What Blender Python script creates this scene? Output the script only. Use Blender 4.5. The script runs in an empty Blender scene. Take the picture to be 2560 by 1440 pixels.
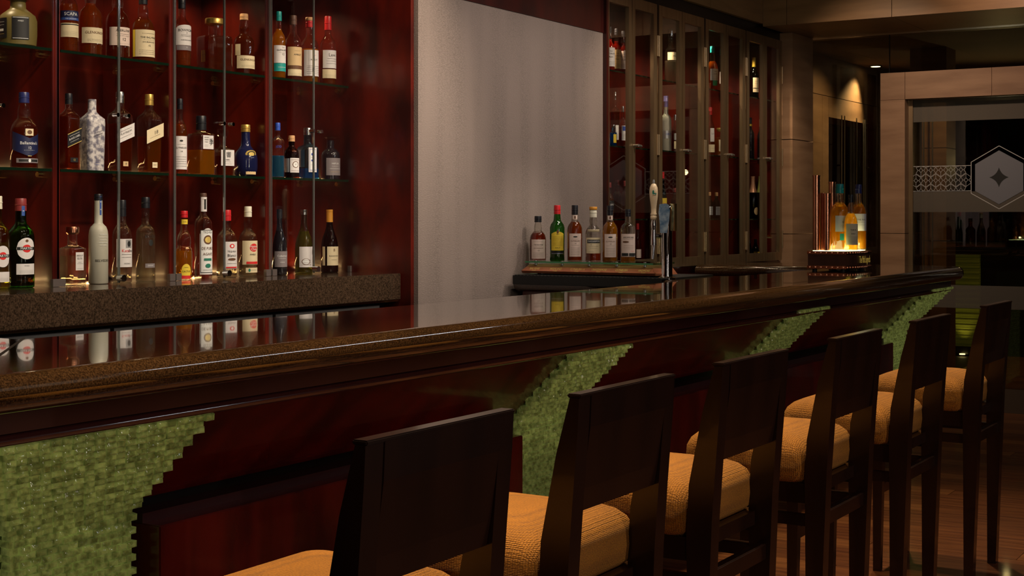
import bpy, bmesh, math, random
from math import sin, cos, pi, radians, sqrt
from mathutils import Vector
random.seed(7)
S = bpy.context.scene
COL = S.collection
CZ = 1.4                      # eye height
FPX, HY = 3558.0, 547.0       # focal length and horizon, in pixels of the 2560x1440 frame
CA, SA = 0.8517, 0.5240       # viewing direction: x along the bar, y towards the back bar

# ------------------------------------------------------------------ camera
cam = bpy.data.cameras.new('camera'); camo = bpy.data.objects.new('camera', cam); COL.objects.link(camo)
camo.location = (0, 0, CZ)
camo.rotation_euler = (pi/2, 0, math.atan2(SA, CA) - pi/2)
cam.sensor_width = 36; cam.lens = FPX/2560*36; cam.shift_y = -(720-HY)/2560
cam.clip_start = .05; cam.clip_end = 60
S.camera = camo

# ------------------------------------------------------------------ world, exposure
w = bpy.data.worlds.new('world'); S.world = w; w.use_nodes = True
w.node_tree.nodes['Background'].inputs[0].default_value = (1.0, .72, .5, 1)
w.node_tree.nodes['Background'].inputs[1].default_value = 0.004
S.view_settings.view_transform = 'Standard'; S.view_settings.look = 'None'
S.view_settings.gamma = 1; S.view_settings.use_curve_mapping = False
S.view_settings.exposure = 0.12
S.cycles.max_bounces = 10; S.cycles.transmission_bounces = 8; S.cycles.transparent_max_bounces = 24
S.cycles.glossy_bounces = 4; S.cycles.diffuse_bounces = 3
S.cycles.caustics_reflective = False; S.cycles.caustics_refractive = False
S.cycles.sample_clamp_indirect = 2.0; S.cycles.sample_clamp_direct = 12.0
S.cycles.use_denoising = True

WARM = (1.0, .74, .47); SOFT = (1.0, .84, .70)
def spot(loc, to, power, size=60, blend=.6, rad=.05, col=WARM, name='downlight'):
    l = bpy.data.lights.new(name, 'SPOT'); l.energy = power; l.spot_size = radians(size); l.spot_blend = blend
    l.shadow_soft_size = rad; l.color = col
    o = bpy.data.objects.new(name, l); COL.objects.link(o); o.location = loc
    d = Vector(to) - Vector(loc); o.rotation_euler = d.to_track_quat('-Z', 'Y').to_euler(); return o
def area(loc, to, power, sx, sy, col=WARM, name='light_panel'):
    l = bpy.data.lights.new(name, 'AREA'); l.shape = 'RECTANGLE'; l.size = sx; l.size_y = sy; l.energy = power; l.color = col
    o = bpy.data.objects.new(name, l); COL.objects.link(o); o.location = loc
    d = Vector(to) - Vector(loc); o.rotation_euler = d.to_track_quat('-Z', 'Y').to_euler(); return o
def point(loc, power, rad=.03, col=WARM, name='lamp'):
    l = bpy.data.lights.new(name, 'POINT'); l.energy = power; l.shadow_soft_size = rad; l.color = col
    o = bpy.data.objects.new(name, l); COL.objects.link(o); o.location = loc; return o
# downlights over the drinkers' side of the bar
for uu in (2.05, 2.75, 3.45, 4.2, 5.0, 5.9, 6.8):
    spot((uu+.15, 2.0, 3.1), (uu-.25, 1.72, .8), 170, 50, .8, .05, (1, .78, .46))
# soft wash on the wallpaper
for uu in (5.8, 6.5, 7.2):
    spot((uu, 2.6, 3.1), (uu, 3.9, 1.75), 48, 78, 1, .15, (1, .83, .70))
# bottles of the back bar
for uu in (2.9, 3.7, 4.5, 5.2):
    spot((uu, 1.3, 3.15), (uu+.2, 4.4, 1.3), 150, 30, .9, .05, (1, .86, .70))
    spot((uu, 2.9, 3.1), (uu+.15, 4.4, 1.5), 105, 62, .9, .05, (1, .82, .62))
for a, b in ((3.11, 3.673), (3.709, 4.278), (4.32, 4.871), (4.919, 5.475)):
    spot(((a+b)/2+.06, 4.50, 2.50), ((a+b)/2+.06, 4.5, 1.2), 7, 140, .8, .02, (1, .76, .45))
    area(((a+b)/2, 4.665, 1.155), ((a+b)/2, 4.50, 1.6), .9, (b-a)*.9, .012, (1, .60, .24), 'led_strip')
    area(((a+b)/2, 4.665, 1.60), ((a+b)/2, 4.52, 2.0), .4, (b-a)*.9, .012, (1, .60, .24), 'led_strip')
spot((5.15, 4.05, 2.95), (5.25, 4.05, 1.1), 5, 90, .8, .02)
spot((7.1, 2.35, 3.1), (6.5, 3.5, 1.25), 75, 34, .7, .03, (1, .86, .68))
spot((5.4, 2.9, 3.1), (6.5, 3.5, 1.25), 40, 34, .7, .03, (1, .86, .68))
# display cabinets
for k in range(4):
    uc = 7.39+.72*k+.35
    spot((uc, 4.1, 2.70), (uc, 4.08, 1.1), 32, 110, .8, .02)
    spot((uc-.5, 2.9, 3.0), (uc, 4.0, 1.8), 45, 60, .9, .05, (1, .80, .58))
# stone portal and beam
spot((8.7, 3.0, 3.12), (10.5, 3.1, 1.7), 55, 70, 1, .03, (1, .74, .52))
spot((8.8, 2.0, 3.12), (10.5, 2.3, 2.3), 40, 70, 1, .03, (1, .68, .50))
# room beyond the glass
spot((13.30, 4.12, 2.84), (12.95, 4.34, 1.9), 130, 85, .9, .03, (1, .84, .55))
spot((12.30, 3.70, 2.84), (12.0, 4.30, 1.6), 60, 110, 1, .05, (1, .80, .50))
spot((14.2, 2.4, 2.84), (14.2, 2.3, 0), 60, 110, .8, .03)
spot((11.5, 3.0, 2.84), (12.2, 3.2, 1.2), 26, 90, .8, .03, (1, .75, .45))
spot((13.6, 3.0, 1.9), (12.6, 2.8, 2.86), 10, 130, 1, .03, (1, .84, .5), 'added_ceiling_fill')  # unseen upward spots added to lift the dark lobby ceiling
spot((14.0, 1.4, 1.9), (13.2, 1.6, 2.86), 7, 130, 1, .03, (1, .84, .5), 'added_ceiling_fill')
# floor beyond the stools
spot((7.2, .9, 3.0), (7.3, 1.35, 0), 45, 42, .5, .05, (1, .72, .42))
spot((9.6, 1.6, 3.0), (9.6, 2.0, 0), 18, 60, .8, .1, (1, .72, .42))
# unseen tall strip lights on the lounge side, set for the upright streak in bottles
area((3.3, -1.6, 1.95), (4.6, 3.5, 1.95), 20, .05, 2.3, (1, .88, .74), 'unseen_strip_light')
area((.2, -.9, 1.95), (4.2, 4.0, 1.95), 11, .05, 2.3, (1, .88, .74), 'unseen_strip_light')
# dim room fill: a big unseen warm panel added above the seating
area((3.5, -.9, 3.1), (4.5, 2.0, .8), 5, 6, 1.2, (1, .72, .50))
area((6.9, -.3, 3.16), (5.8, 2.3, 1.0), 9, 2.6, .05, (.88, .92, 1), 'added_linear_fill')  # unseen cool strip added for highlights on bar edge and stool rails

# ------------------------------------------------------------------ materials
MATS = {}
def nmat(name):
    m = bpy.data.materials.new(name); m.use_nodes = True; MATS[name] = m
    nt = m.node_tree; return m, nt, nt.nodes['Principled BSDF']
def flat(name, c, rough=.5, metal=0, spec=.5, emit=None, es=0, coat=0, trans=0, ior=1.45):
    if name in MATS: return MATS[name]
    m, nt, b = nmat(name)
    b.inputs['Base Color'].default_value = (*c, 1); b.inputs['Roughness'].default_value = rough
    b.inputs['Metallic'].default_value = metal; b.inputs['Specular IOR Level'].default_value = spec
    b.inputs['Coat Weight'].default_value = coat; b.inputs['Coat Roughness'].default_value = .06
    b.inputs['Transmission Weight'].default_value = trans; b.inputs['IOR'].default_value = ior
    if emit: b.inputs['Emission Color'].default_value = (*emit, 1); b.inputs['Emission Strength'].default_value = es
    return m
def noisy(name, c1, c2, scale=(1, 1, 1), nscale=5, detail=6, rough=.4, coat=0, bump=0, bscale=40, metal=0, spec=.5, lo=.35, hi=.65, coatr=.06):
    m, nt, b = nmat(name); N = nt.nodes; L = nt.links
    tc = N.new('ShaderNodeTexCoord'); mp = N.new('ShaderNodeMapping'); mp.inputs['Scale'].default_value = scale
    L.new(tc.outputs['Object'], mp.inputs['Vector'])
    no = N.new('ShaderNodeTexNoise'); no.inputs['Scale'].default_value = nscale; no.inputs['Detail'].default_value = detail
    L.new(mp.outputs[0], no.inputs['Vector'])
    cr = N.new('ShaderNodeValToRGB'); cr.color_ramp.elements[0].position = lo; cr.color_ramp.elements[1].position = hi
    cr.color_ramp.elements[0].color = (*c1, 1); cr.color_ramp.elements[1].color = (*c2, 1)
    L.new(no.outputs[0], cr.inputs[0]); L.new(cr.outputs[0], b.inputs['Base Color'])
    b.inputs['Roughness'].default_value = rough; b.inputs['Coat Weight'].default_value = coat; b.inputs['Coat Roughness'].default_value = coatr
    b.inputs['Metallic'].default_value = metal; b.inputs['Specular IOR Level'].default_value = spec
    if bump:
        n2 = N.new('ShaderNodeTexNoise'); n2.inputs['Scale'].default_value = bscale; n2.inputs['Detail'].default_value = 3
        L.new(mp.outputs[0], n2.inputs['Vector'])
        bp = N.new('ShaderNodeBump'); bp.inputs['Strength'].default_value = bump; bp.inputs['Distance'].default_value = .004
        L.new(n2.outputs[0], bp.inputs['Height']); L.new(bp.outputs[0], b.inputs['Normal'])
    return m
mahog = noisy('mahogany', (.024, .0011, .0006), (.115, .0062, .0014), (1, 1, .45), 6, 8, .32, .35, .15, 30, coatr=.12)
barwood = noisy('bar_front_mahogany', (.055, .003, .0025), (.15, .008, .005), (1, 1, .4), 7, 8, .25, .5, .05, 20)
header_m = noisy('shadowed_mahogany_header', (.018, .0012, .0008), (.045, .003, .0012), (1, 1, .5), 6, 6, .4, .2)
purple = flat('polished_fascia_wood', (.045, .012, .014), .28, coat=.5)
stoolw = noisy('dark_stained_wood', (.010, .003, .0014), (.019, .0055, .0024), (1, 1, .15), 10, 5, .30, .3)
granite = noisy('polished_brown_granite', (.022, .010, .004), (.110, .052, .020), (1, 1, 1), 260, 6, .09, 0, 0, lo=.38, hi=.72, spec=.9)
granite.node_tree.nodes['Principled BSDF'].inputs['Coat Weight'].default_value = .7
granite.node_tree.nodes['Principled BSDF'].inputs['Coat Roughness'].default_value = .02
granite2 = noisy('speckled_back_granite', (.016, .010, .006), (.085, .050, .030), (1, 1, 1), 170, 8, .14, .8, 0, 120, lo=.35, hi=.75)
stone = noisy('tan_stone', (.24, .13, .068), (.33, .19, .105), (1, 1, 6), 2.2, 7, .55, 0, .12, 50)
stoned = noisy('brown_stone', (.22, .12, .05), (.30, .165, .07), (1, 1, 8), 2.2, 7, .5, 0, .12, 50)
bronze = noisy('bronze_frame', (.30, .205, .115), (.38, .27, .16), (1, 1, .1), 30, 4, .34, metal=.85)
chrome = flat('chrome', (.8, .8, .8), .06, 1)
steel = flat('brushed_steel', (.42, .40, .38), .35, .9)
steel_d = flat('dark_gap', (.004, .004, .005), .5)
copper = noisy('copper', (.62, .26, .15), (.72, .33, .20), (1, 1, 1), 20, 3, .22, metal=1)
brass = flat('brass', (.75, .52, .22), .2, 1)
darkwall = flat('dark_plaster', (.10, .065, .04), .8)
ceilm = flat('ceiling_plaster', (.18, .13, .09), .8)
black = flat('black_lacquer', (.006, .005, .005), .3)
rubber = flat('black_rubber', (.01, .01, .01), .55)
whitem = flat('white_print', (.75, .75, .75), .5); blackm = flat('black_print', (.01, .01, .01), .6)
goldm = flat('gold_print', (.85, .62, .18), .35, .4); redm = flat('red_print', (.6, .02, .02), .5); bluem = flat('blue_print', (.02, .06, .35), .5)
browni = flat('brown_print', (.12, .05, .02), .6); greeni = flat('green_print', (.02, .18, .12), .5)
lamp_m = flat('lamp_lens', (1, 1, 1), .5, emit=(1, .86, .62), es=12)
uplens = flat('uplight_lens', (1, 1, 1), .5, emit=(1, .95, .5), es=6)
cream = flat('cream_enamel', (.72, .54, .34), .35, coat=.5)

# wallpaper: embossed reptile skin
wallp, nt, b = nmat('reptile_wallpaper'); N = nt.nodes; L = nt.links
tc = N.new('ShaderNodeTexCoord'); mp = N.new('ShaderNodeMapping'); mp.inputs['Rotation'].default_value = (pi/2, 0, 0)
L.new(tc.outputs['Object'], mp.inputs['Vector'])
vo = N.new('ShaderNodeTexVoronoi'); vo.feature = 'DISTANCE_TO_EDGE'; vo.inputs['Scale'].default_value = 120
sc = N.new('ShaderNodeMapping'); sc.inputs['Scale'].default_value = (.34, 1, 1.5); L.new(tc.outputs['Object'], sc.inputs['Vector'])
L.new(sc.outputs[0], vo.inputs['Vector'])
no = N.new('ShaderNodeTexNoise'); no.inputs['Scale'].default_value = 300; L.new(tc.outputs['Object'], no.inputs['Vector'])
nb = N.new('ShaderNodeTexNoise'); nb.inputs['Scale'].default_value = 2.6; nb.inputs['Detail'].default_value = 1
ms = N.new('ShaderNodeMapping'); ms.inputs['Scale'].default_value = (3, 1, .25); L.new(tc.outputs['Object'], ms.inputs['Vector']); L.new(ms.outputs[0], nb.inputs['Vector'])
cr = N.new('ShaderNodeValToRGB'); cr.color_ramp.elements[0].position = .0; cr.color_ramp.elements[1].position = .16
cr.color_ramp.elements[0].color = (.225, .178, .154, 1); cr.color_ramp.elements[1].color = (.315, .250, .222, 1)
L.new(vo.outputs['Distance'], cr.inputs[0])
mx = N.new('ShaderNodeMix'); mx.data_type = 'RGBA'; mx.blend_type = 'MULTIPLY'; mx.inputs[0].default_value = .55
L.new(cr.outputs[0], mx.inputs[6]); L.new(no.outputs[0], mx.inputs[7])
mx2 = N.new('ShaderNodeMix'); mx2.data_type = 'RGBA'; mx2.inputs[7].default_value = (.235, .186, .164, 1)
mr = N.new('ShaderNodeMapRange'); mr.inputs[1].default_value = .35; mr.inputs[2].default_value = .65
L.new(nb.outputs[0], mr.inputs[0]); L.new(mr.outputs[0], mx2.inputs[0]); L.new(mx.outputs[2], mx2.inputs[6])
L.new(mx2.outputs[2], b.inputs['Base Color']); b.inputs['Roughness'].default_value = .6
bp = N.new('ShaderNodeBump'); bp.inputs['Strength'].default_value = .5; bp.inputs['Distance'].default_value = .002
L.new(vo.outputs['Distance'], bp.inputs['Height']); L.new(bp.outputs[0], b.inputs['Normal'])

# woven golden fabric
fab, nt, b = nmat('golden_woven_fabric'); N = nt.nodes; L = nt.links
tc = N.new('ShaderNodeTexCoord'); 
br = N.new('ShaderNodeTexVoronoi'); br.inputs['Scale'].default_value = 320; br.inputs['Randomness'].default_value = .3; L.new(tc.outputs['Object'], br.inputs['Vector'])
mpf = N.new('ShaderNodeMapping'); mpf.inputs['Scale'].default_value = (1, .55, 1); L.new(tc.outputs['Object'], mpf.inputs['Vector']); L.new(mpf.outputs[0], br.inputs['Vector'])
nf = N.new('ShaderNodeTexNoise'); nf.inputs['Scale'].default_value = 9; nf.inputs['Detail'].default_value = 4; L.new(tc.outputs['Object'], nf.inputs['Vector'])
cr = N.new('ShaderNodeValToRGB'); cr.color_ramp.elements[0].color = (.74, .27, .012, 1); cr.color_ramp.elements[1].color = (.26, .085, .004, 1)
cr.color_ramp.elements[0].position = .1; cr.color_ramp.elements[1].position = .75
L.new(br.outputs['Distance'], cr.inputs[0])
mx = N.new('ShaderNodeMix'); mx.data_type = 'RGBA'; mx.blend_type = 'MULTIPLY'; mx.inputs[0].default_value = .5
L.new(cr.outputs[0], mx.inputs[6]); L.new(nf.outputs[0], mx.inputs[7]); L.new(mx.outputs[2], b.inputs['Base Color'])
b.inputs['Roughness'].default_value = .85; b.inputs['Sheen Weight'].default_value = .12; b.inputs['Sheen Tint'].default_value = (1, .6, .2, 1)
bp = N.new('ShaderNodeBump'); bp.inputs['Strength'].default_value = 1.0; bp.inputs['Distance'].default_value = .003; bp.invert = True
L.new(br.outputs['Distance'], bp.inputs['Height']); L.new(bp.outputs[0], b.inputs['Normal'])

def thin_glass(name, tint, refl=.9, amount=None, rough=.0):
    m = bpy.data.materials.new(name); m.use_nodes = True; MATS[name] = m; nt = m.node_tree; N = nt.nodes; L = nt.links
    for n in list(N): N.remove(n)
    out = N.new('ShaderNodeOutputMaterial'); tr = N.new('ShaderNodeBsdfTransparent'); tr.inputs[0].default_value = (*tint, 1)
    gl = N.new('ShaderNodeBsdfGlossy'); gl.inputs['Color'].default_value = (refl, refl, refl, 1); gl.inputs['Roughness'].default_value = rough
    mix = N.new('ShaderNodeMixShader')
    if amount is None:
        fr = N.new('ShaderNodeFresnel'); L.new(fr.outputs[0], mix.inputs[0]); ior = 1.5   # same reflectance seen from either side of the sheet
        ge = N.new('ShaderNodeNewGeometry'); ma = N.new('ShaderNodeMath'); ma.operation = 'MULTIPLY_ADD'; ma.inputs[1].default_value = 1/ior-ior; ma.inputs[2].default_value = ior
        L.new(ge.outputs['Backfacing'], ma.inputs[0]); L.new(ma.outputs[0], fr.inputs[0])
    else: mix.inputs[0].default_value = amount
    L.new(tr.outputs[0], mix.inputs[1]); L.new(gl.outputs[0], mix.inputs[2]); L.new(mix.outputs[0], out.inputs[0]); return m
def bottle_glass(name, tint, ns=9):
    """thin bottle wall: tinted see-through, bright rim reflections with gentle waviness"""
    m = thin_glass(name, tint, 1.0, None, .035); nt = m.node_tree; N = nt.nodes; L = nt.links
    tcn = N.new('ShaderNodeTexCoord'); n = N.new('ShaderNodeTexNoise'); n.inputs['Scale'].default_value = 45
    L.new(tcn.outputs['Object'], n.inputs['Vector'])
    bpn = N.new('ShaderNodeBump'); bpn.inputs['Strength'].default_value = .25; bpn.inputs['Distance'].default_value = .003; L.new(n.outputs[0], bpn.inputs['Height'])
    gl = [x for x in N if x.type == 'BSDF_GLOSSY'][0]; L.new(bpn.outputs[0], gl.inputs['Normal'])
    rg = N.new('ShaderNodeBsdfGlass'); rg.inputs['Color'].default_value = (*[min(1, q**.5) for q in tint], 1); rg.inputs['IOR'].default_value = 1.42; rg.inputs['Roughness'].default_value = .01
    out = [x for x in N if x.type == 'OUTPUT_MATERIAL'][0]; old = out.inputs[0].links[0].from_socket
    mm = N.new('ShaderNodeMixShader'); mm.inputs[0].default_value = .42; L.new(old, mm.inputs[1]); L.new(rg.outputs[0], mm.inputs[2]); L.new(mm.outputs[0], out.inputs[0])
    ma = [x for x in N if x.type == 'MATH'][0]; ma.inputs[1].default_value = 1/1.7-1.7; ma.inputs[2].default_value = 1.7
    return m
def liquid(name, c, tr=.62, dens=1):
    m, nt, b = nmat(name); N = nt.nodes; L = nt.links
    out = N['Material Output']; b.inputs['Base Color'].default_value = (*c, 1); b.inputs['Roughness'].default_value = .12
    gl = N.new('ShaderNodeBsdfGlass'); gl.inputs['Color'].default_value = (*[min(1, x*1.5+.02) for x in c], 1); gl.inputs['IOR'].default_value = 1.34; gl.inputs['Roughness'].default_value = .02
    tp = N.new('ShaderNodeBsdfTransparent'); tp.inputs[0].default_value = (*[min(1, x*1.8+.04) for x in c], 1)
    tl = N.new('ShaderNodeBsdfTranslucent'); tl.inputs[0].default_value = (*c, 1)
    a = N.new('ShaderNodeMixShader'); a.inputs[0].default_value = .6; L.new(b.outputs[0], a.inputs[1]); L.new(tl.outputs[0], a.inputs[2])
    k = N.new('ShaderNodeMixShader'); k.inputs[0].default_value = .45; L.new(gl.outputs[0], k.inputs[1]); L.new(tp.outputs[0], k.inputs[2])
    q = N.new('ShaderNodeMixShader'); q.inputs[0].default_value = tr; L.new(a.outputs[0], q.inputs[1]); L.new(k.outputs[0], q.inputs[2])
    L.new(q.outputs[0], out.inputs[0]); return m
G = {'clear': bottle_glass('clear_glass', (.93, .92, .88)), 'green': bottle_glass('green_glass', (.10, .42, .08)),
     'dkgreen': bottle_glass('dark_green_glass', (.04, .09, .03)), 'brown': bottle_glass('brown_glass', (.16, .05, .02)),
     'blue': bottle_glass('blue_glass', (.22, .55, .85)), 'black': flat('black_glass', (.008, .007, .010), .08, coat=1),
     'navy': flat('navy_glazed_stoneware', (.008, .010, .045), .12, coat=1), 'frost': flat('frosted_glass', (.62, .60, .50), .45, trans=.35),
     'olive': flat('olive_frosted_glass', (.13, .10, .03), .4), 'yg': bottle_glass('yellow_green_glass', (.55, .60, .12)),
     'marble': noisy('grey_mottled_sleeve', (.16, .15, .20), (.62, .58, .58), (1, 1, 1), 60, 8, .4, lo=.40, hi=.60)}
LQ = {'amber': liquid('amber_whisky', (.50, .15, .009), .7), 'deep': liquid('deep_amber_spirit', (.40, .075, .006), .75), 'gold': liquid('golden_whisky', (.80, .36, .02)),
      'red': liquid('ruby_whisky', (.42, .015, .008)), 'pale': liquid('pale_spirit', (.70, .66, .52), .93), 'wine': liquid('straw_wine', (.42, .38, .03)),
      'yellow': liquid('yellow_spirit', (.75, .38, .02)), 'bluel': liquid('blue_gin', (.10, .42, .75), .7)}
PAPER = {'white': flat('white_label', (.66, .62, .62), .6), 'cream': flat('cream_label', (.66, .55, .36), .6), 'yellow': flat('yellow_label', (.72, .52, .04), .6),
         'tan': flat('tan_label', (.60, .42, .22), .6), 'grey': flat('grey_label', (.20, .17, .18), .5), 'black': flat('black_label', (.012, .012, .014), .45),
         'navy': flat('navy_label', (.012, .016, .06), .4), 'blue': flat('blue_label', (.03, .08, .30), .5), 'teal': flat('teal_label', (.01, .28, .26), .5),
         'pink': flat('pale_pink_label', (.66, .52, .46), .6), 'red': flat('red_label', (.55, .03, .02), .5), 'silver': flat('silver_label', (.6, .6, .62), .3, .7),
         'gold': flat('gold_label', (.62, .42, .10), .35, .5), 'green': flat('green_label', (.02, .30, .14), .5)}
CAPM = {'black': flat('black_cap', (.010, .010, .014), .35), 'red': flat('red_cap', (.50, .015, .02), .35), 'teal': flat('teal_cap', (.01, .26, .25), .35), 'navy': flat('navy_cap', (.02, .025, .11), .3),
        'silver': flat('silver_cap', (.65, .65, .65), .22, 1), 'gold': flat('gold_cap', (.62, .40, .10), .3, .7), 'cork': flat('cork_cap', (.55, .30, .14), .6), 'copper': copper,
        'white': flat('white_cap', (.68, .64, .52), .45), 'blue': flat('blue_cap', (.03, .08, .42), .35), 'brown': flat('brown_cap', (.10, .045, .03), .5), 'orange': flat('orange_foil', (.55, .24, .03), .4),
        'yellow': flat('yellow_foil', (.70, .48, .06), .4), 'purple': flat('violet_cap', (.20, .18, .55), .35), 'rose': flat('rose_foil', (.70, .36, .22), .35, .5), 'gfoil': flat('gold_green_foil', (.55, .52, .16), .35, .5),
        'crystal': thin_glass('crystal_stopper', (.92, .9, .85), .95), 'burg': flat('burgundy_cap', (.22, .03, .03), .4)}
pane = thin_glass('cabinet_glass', (.97, .97, .96), .9)
shelfg = thin_glass('shelf_glass', (.80, .88, .82), .9)
edgeg = flat('dark_green_glass_edge', (.004, .012, .006), .1)
wallg = thin_glass('partition_glass', (.62, .58, .46), .8)
frost = thin_glass('frosted_film', (.62, .60, .52), .5)

# glass block
gb, nt, b = nmat('green_glass_block'); N = nt.nodes; L = nt.links
tc = N.new('ShaderNodeNewGeometry'); n = N.new('ShaderNodeTexNoise'); n.inputs['Scale'].default_value = 48; n.inputs['Detail'].default_value = 2.5
L.new(tc.outputs['Position'], n.inputs['Vector'])
cr = N.new('ShaderNodeValToRGB'); cr.color_ramp.elements[0].color = (.17, .20, .045, 1); cr.color_ramp.elements[1].color = (.40, .46, .12, 1)
cr.color_ramp.elements[0].position = .35; cr.color_ramp.elements[1].position = .6
L.new(n.outputs[0], cr.inputs[0])
oi = N.new('ShaderNodeObjectInfo'); mr_ = N.new('ShaderNodeMapRange'); mr_.inputs[3].default_value = .72; mr_.inputs[4].default_value = 1.25; L.new(oi.outputs['Random'], mr_.inputs[0])
vm = N.new('ShaderNodeVectorMath'); vm.operation = 'SCALE'; L.new(cr.outputs[0], vm.inputs[0]); L.new(mr_.outputs[0], vm.inputs['Scale'])
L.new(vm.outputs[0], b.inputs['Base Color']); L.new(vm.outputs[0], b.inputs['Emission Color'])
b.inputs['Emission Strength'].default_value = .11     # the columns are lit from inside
b.inputs['Roughness'].default_value = .10; b.inputs['Specular IOR Level'].default_value = .8
bp = N.new('ShaderNodeBump'); bp.inputs['Strength'].default_value = .9; bp.inputs['Distance'].default_value = .006
L.new(n.outputs[0], bp.inputs['Height']); L.new(bp.outputs[0], b.inputs['Normal'])
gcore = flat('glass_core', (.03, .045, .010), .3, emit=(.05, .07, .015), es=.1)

# floor planks
plank_m = []
for i, (a, c) in enumerate((((.10, .030, .010), (.20, .068, .020)), ((.075, .021, .008), (.15, .048, .015)), ((.12, .040, .012), (.23, .082, .026)))):
    plank_m.append(noisy('floor_plank_wood_%s' % 'abc'[i], a, c, (8, .8, 1), 4, 6, .32, .25))

# ------------------------------------------------------------------ geometry helpers
ORG = {}
class MB:
    def __init__(s): s.v = []; s.f = []
    def add(s, vs, fs):
        o = len(s.v); s.v += [tuple(p) for p in vs]; s.f += [[i+o for i in f] for f in fs]; return s
    def box(s, x0, x1, y0, y1, z0, z1, r=0):
        if r > 0:       # chamfered vertical and horizontal edges
            bm = bmesh.new(); bmesh.ops.create_cube(bm, size=1)
            for p in bm.verts: p.co = Vector(((x0+x1)/2+p.co.x*(x1-x0), (y0+y1)/2+p.co.y*(y1-y0), (z0+z1)/2+p.co.z*(z1-z0)))
            bmesh.ops.bevel(bm, geom=bm.edges[:], offset=r, segments=2, affect='EDGES')
            bm.verts.index_update(); s.add([p.co[:] for p in bm.verts], [[q.index for q in f.verts] for f in bm.faces]); bm.free(); return s
        return s.add([(x0, y0, z0), (x1, y0, z0), (x1, y1, z0), (x0, y1, z0), (x0, y0, z1), (x1, y0, z1), (x1, y1, z1), (x0, y1, z1)],
                     [[0, 3, 2, 1], [4, 5, 6, 7], [0, 1, 5, 4], [1, 2, 6, 5], [2, 3, 7, 6], [3, 0, 4, 7]])
    def prism_x(s, poly, x0, x1):      # poly in (y,z), extruded along x
        n = len(poly); vs = [(x0, y, z) for y, z in poly] + [(x1, y, z) for y, z in poly]
        return s.add(vs, [list(range(n))[::-1], list(range(n, 2*n))] + [[i, (i+1) % n, n+(i+1) % n, n+i] for i in range(n)])
    def prism_z(s, poly, z0, z1):
        n = len(poly); vs = [(x, y, z0) for x, y in poly] + [(x, y, z1) for x, y in poly]
        return s.add(vs, [list(range(n))[::-1], list(range(n, 2*n))] + [[i, (i+1) % n, n+(i+1) % n, n+i] for i in range(n)])
    def lathe(s, prof, cx, cy, cz, seg=24, sq=0, phi=0, capb=True, capt=True):
        """prof: (r,z); sq 0..1 how square the wide part is"""
        rm = max(r for r, z in prof); vs = []; fs = []; k = len(prof)
        for r, z in prof:
            q = sq*max(0, min(1, (r/rm-.55)/.3)) if sq else 0
            for i in range(seg):
                a = 2*pi*i/seg
                if q > 0:
                    e = 2+q*7; c, d = abs(cos(a)), abs(sin(a)); rr = r/((c**e+d**e)**(1/e))
                else: rr = r
                vs.append((cx+rr*cos(a+phi), cy+rr*sin(a+phi), cz+z))
        for j in range(k-1):
            for i in range(seg): fs.append([j*seg+i, j*seg+(i+1) % seg, (j+1)*seg+(i+1) % seg, (j+1)*seg+i])
        if capb: fs.append(list(range(seg))[::-1])
        if capt: fs.append([(k-1)*seg+i for i in range(seg)])
        return s.add(vs, fs)
    def tube(s, p, q, r, r2=None, seg=12):
        p, q = Vector(p), Vector(q); d = (q-p).normalized(); a = d.orthogonal().normalized(); c = d.cross(a); r2 = r if r2 is None else r2
        vs = [p+a*r*cos(2*pi*i/seg)+c*r*sin(2*pi*i/seg) for i in range(seg)] + [q+a*r2*cos(2*pi*i/seg)+c*r2*sin(2*pi*i/seg) for i in range(seg)]
        return s.add(vs, [list(range(seg))[::-1], list(range(seg, 2*seg))] + [[i, (i+1) % seg, seg+(i+1) % seg, seg+i] for i in range(seg)])
    def build(s, name, mat, parent=None, smooth=False, label=None, sharp=None):
        org = ORG.get(parent.name, (0, 0, 0)) if parent else (0, 0, 0)
        me = bpy.data.meshes.new(name); me.from_pydata([(x-org[0], y-org[1], z-org[2]) for x, y, z in s.v], [], s.f); me.materials.append(mat); me.update()
        if smooth:
            me.polygons.foreach_set('use_smooth', [True]*len(me.polygons))
            me.set_sharp_from_angle(angle=radians(sharp or 40))
        o = bpy.data.objects.new(name, me); COL.objects.link(o)
        if parent: o.parent = parent; ORG[o.name] = org
        if label: o['label'] = label
        return o
def thing(name, label, cat, loc, group=None, kind=None):
    o = bpy.data.objects.new(name, None); COL.objects.link(o); o.location = loc; ORG[o.name] = loc; o.empty_display_size = .05
    if kind: o['kind'] = kind
    if label: o['label'] = label
    if cat: o['category'] = cat
    if group: o['group'] = group
    return o
def tag(o, label, cat, group=None):
    o['label'] = label; o['category'] = cat
    if group: o['group'] = group
    return o
def struct(o, label=None):
    o['kind'] = 'structure'
    if label: o['label'] = label
    return o
def R(px):                       # bearing: x/y of the ray through this column of the photograph
    t = (px-1280)/FPX; return (CA+t*SA)/(SA-t*CA)
def dep(px, y): return y/(SA-(px-1280)/FPX*CA)
def zat(px, py, y): return CZ-(py-HY)/FPX*dep(px, y)

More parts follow.
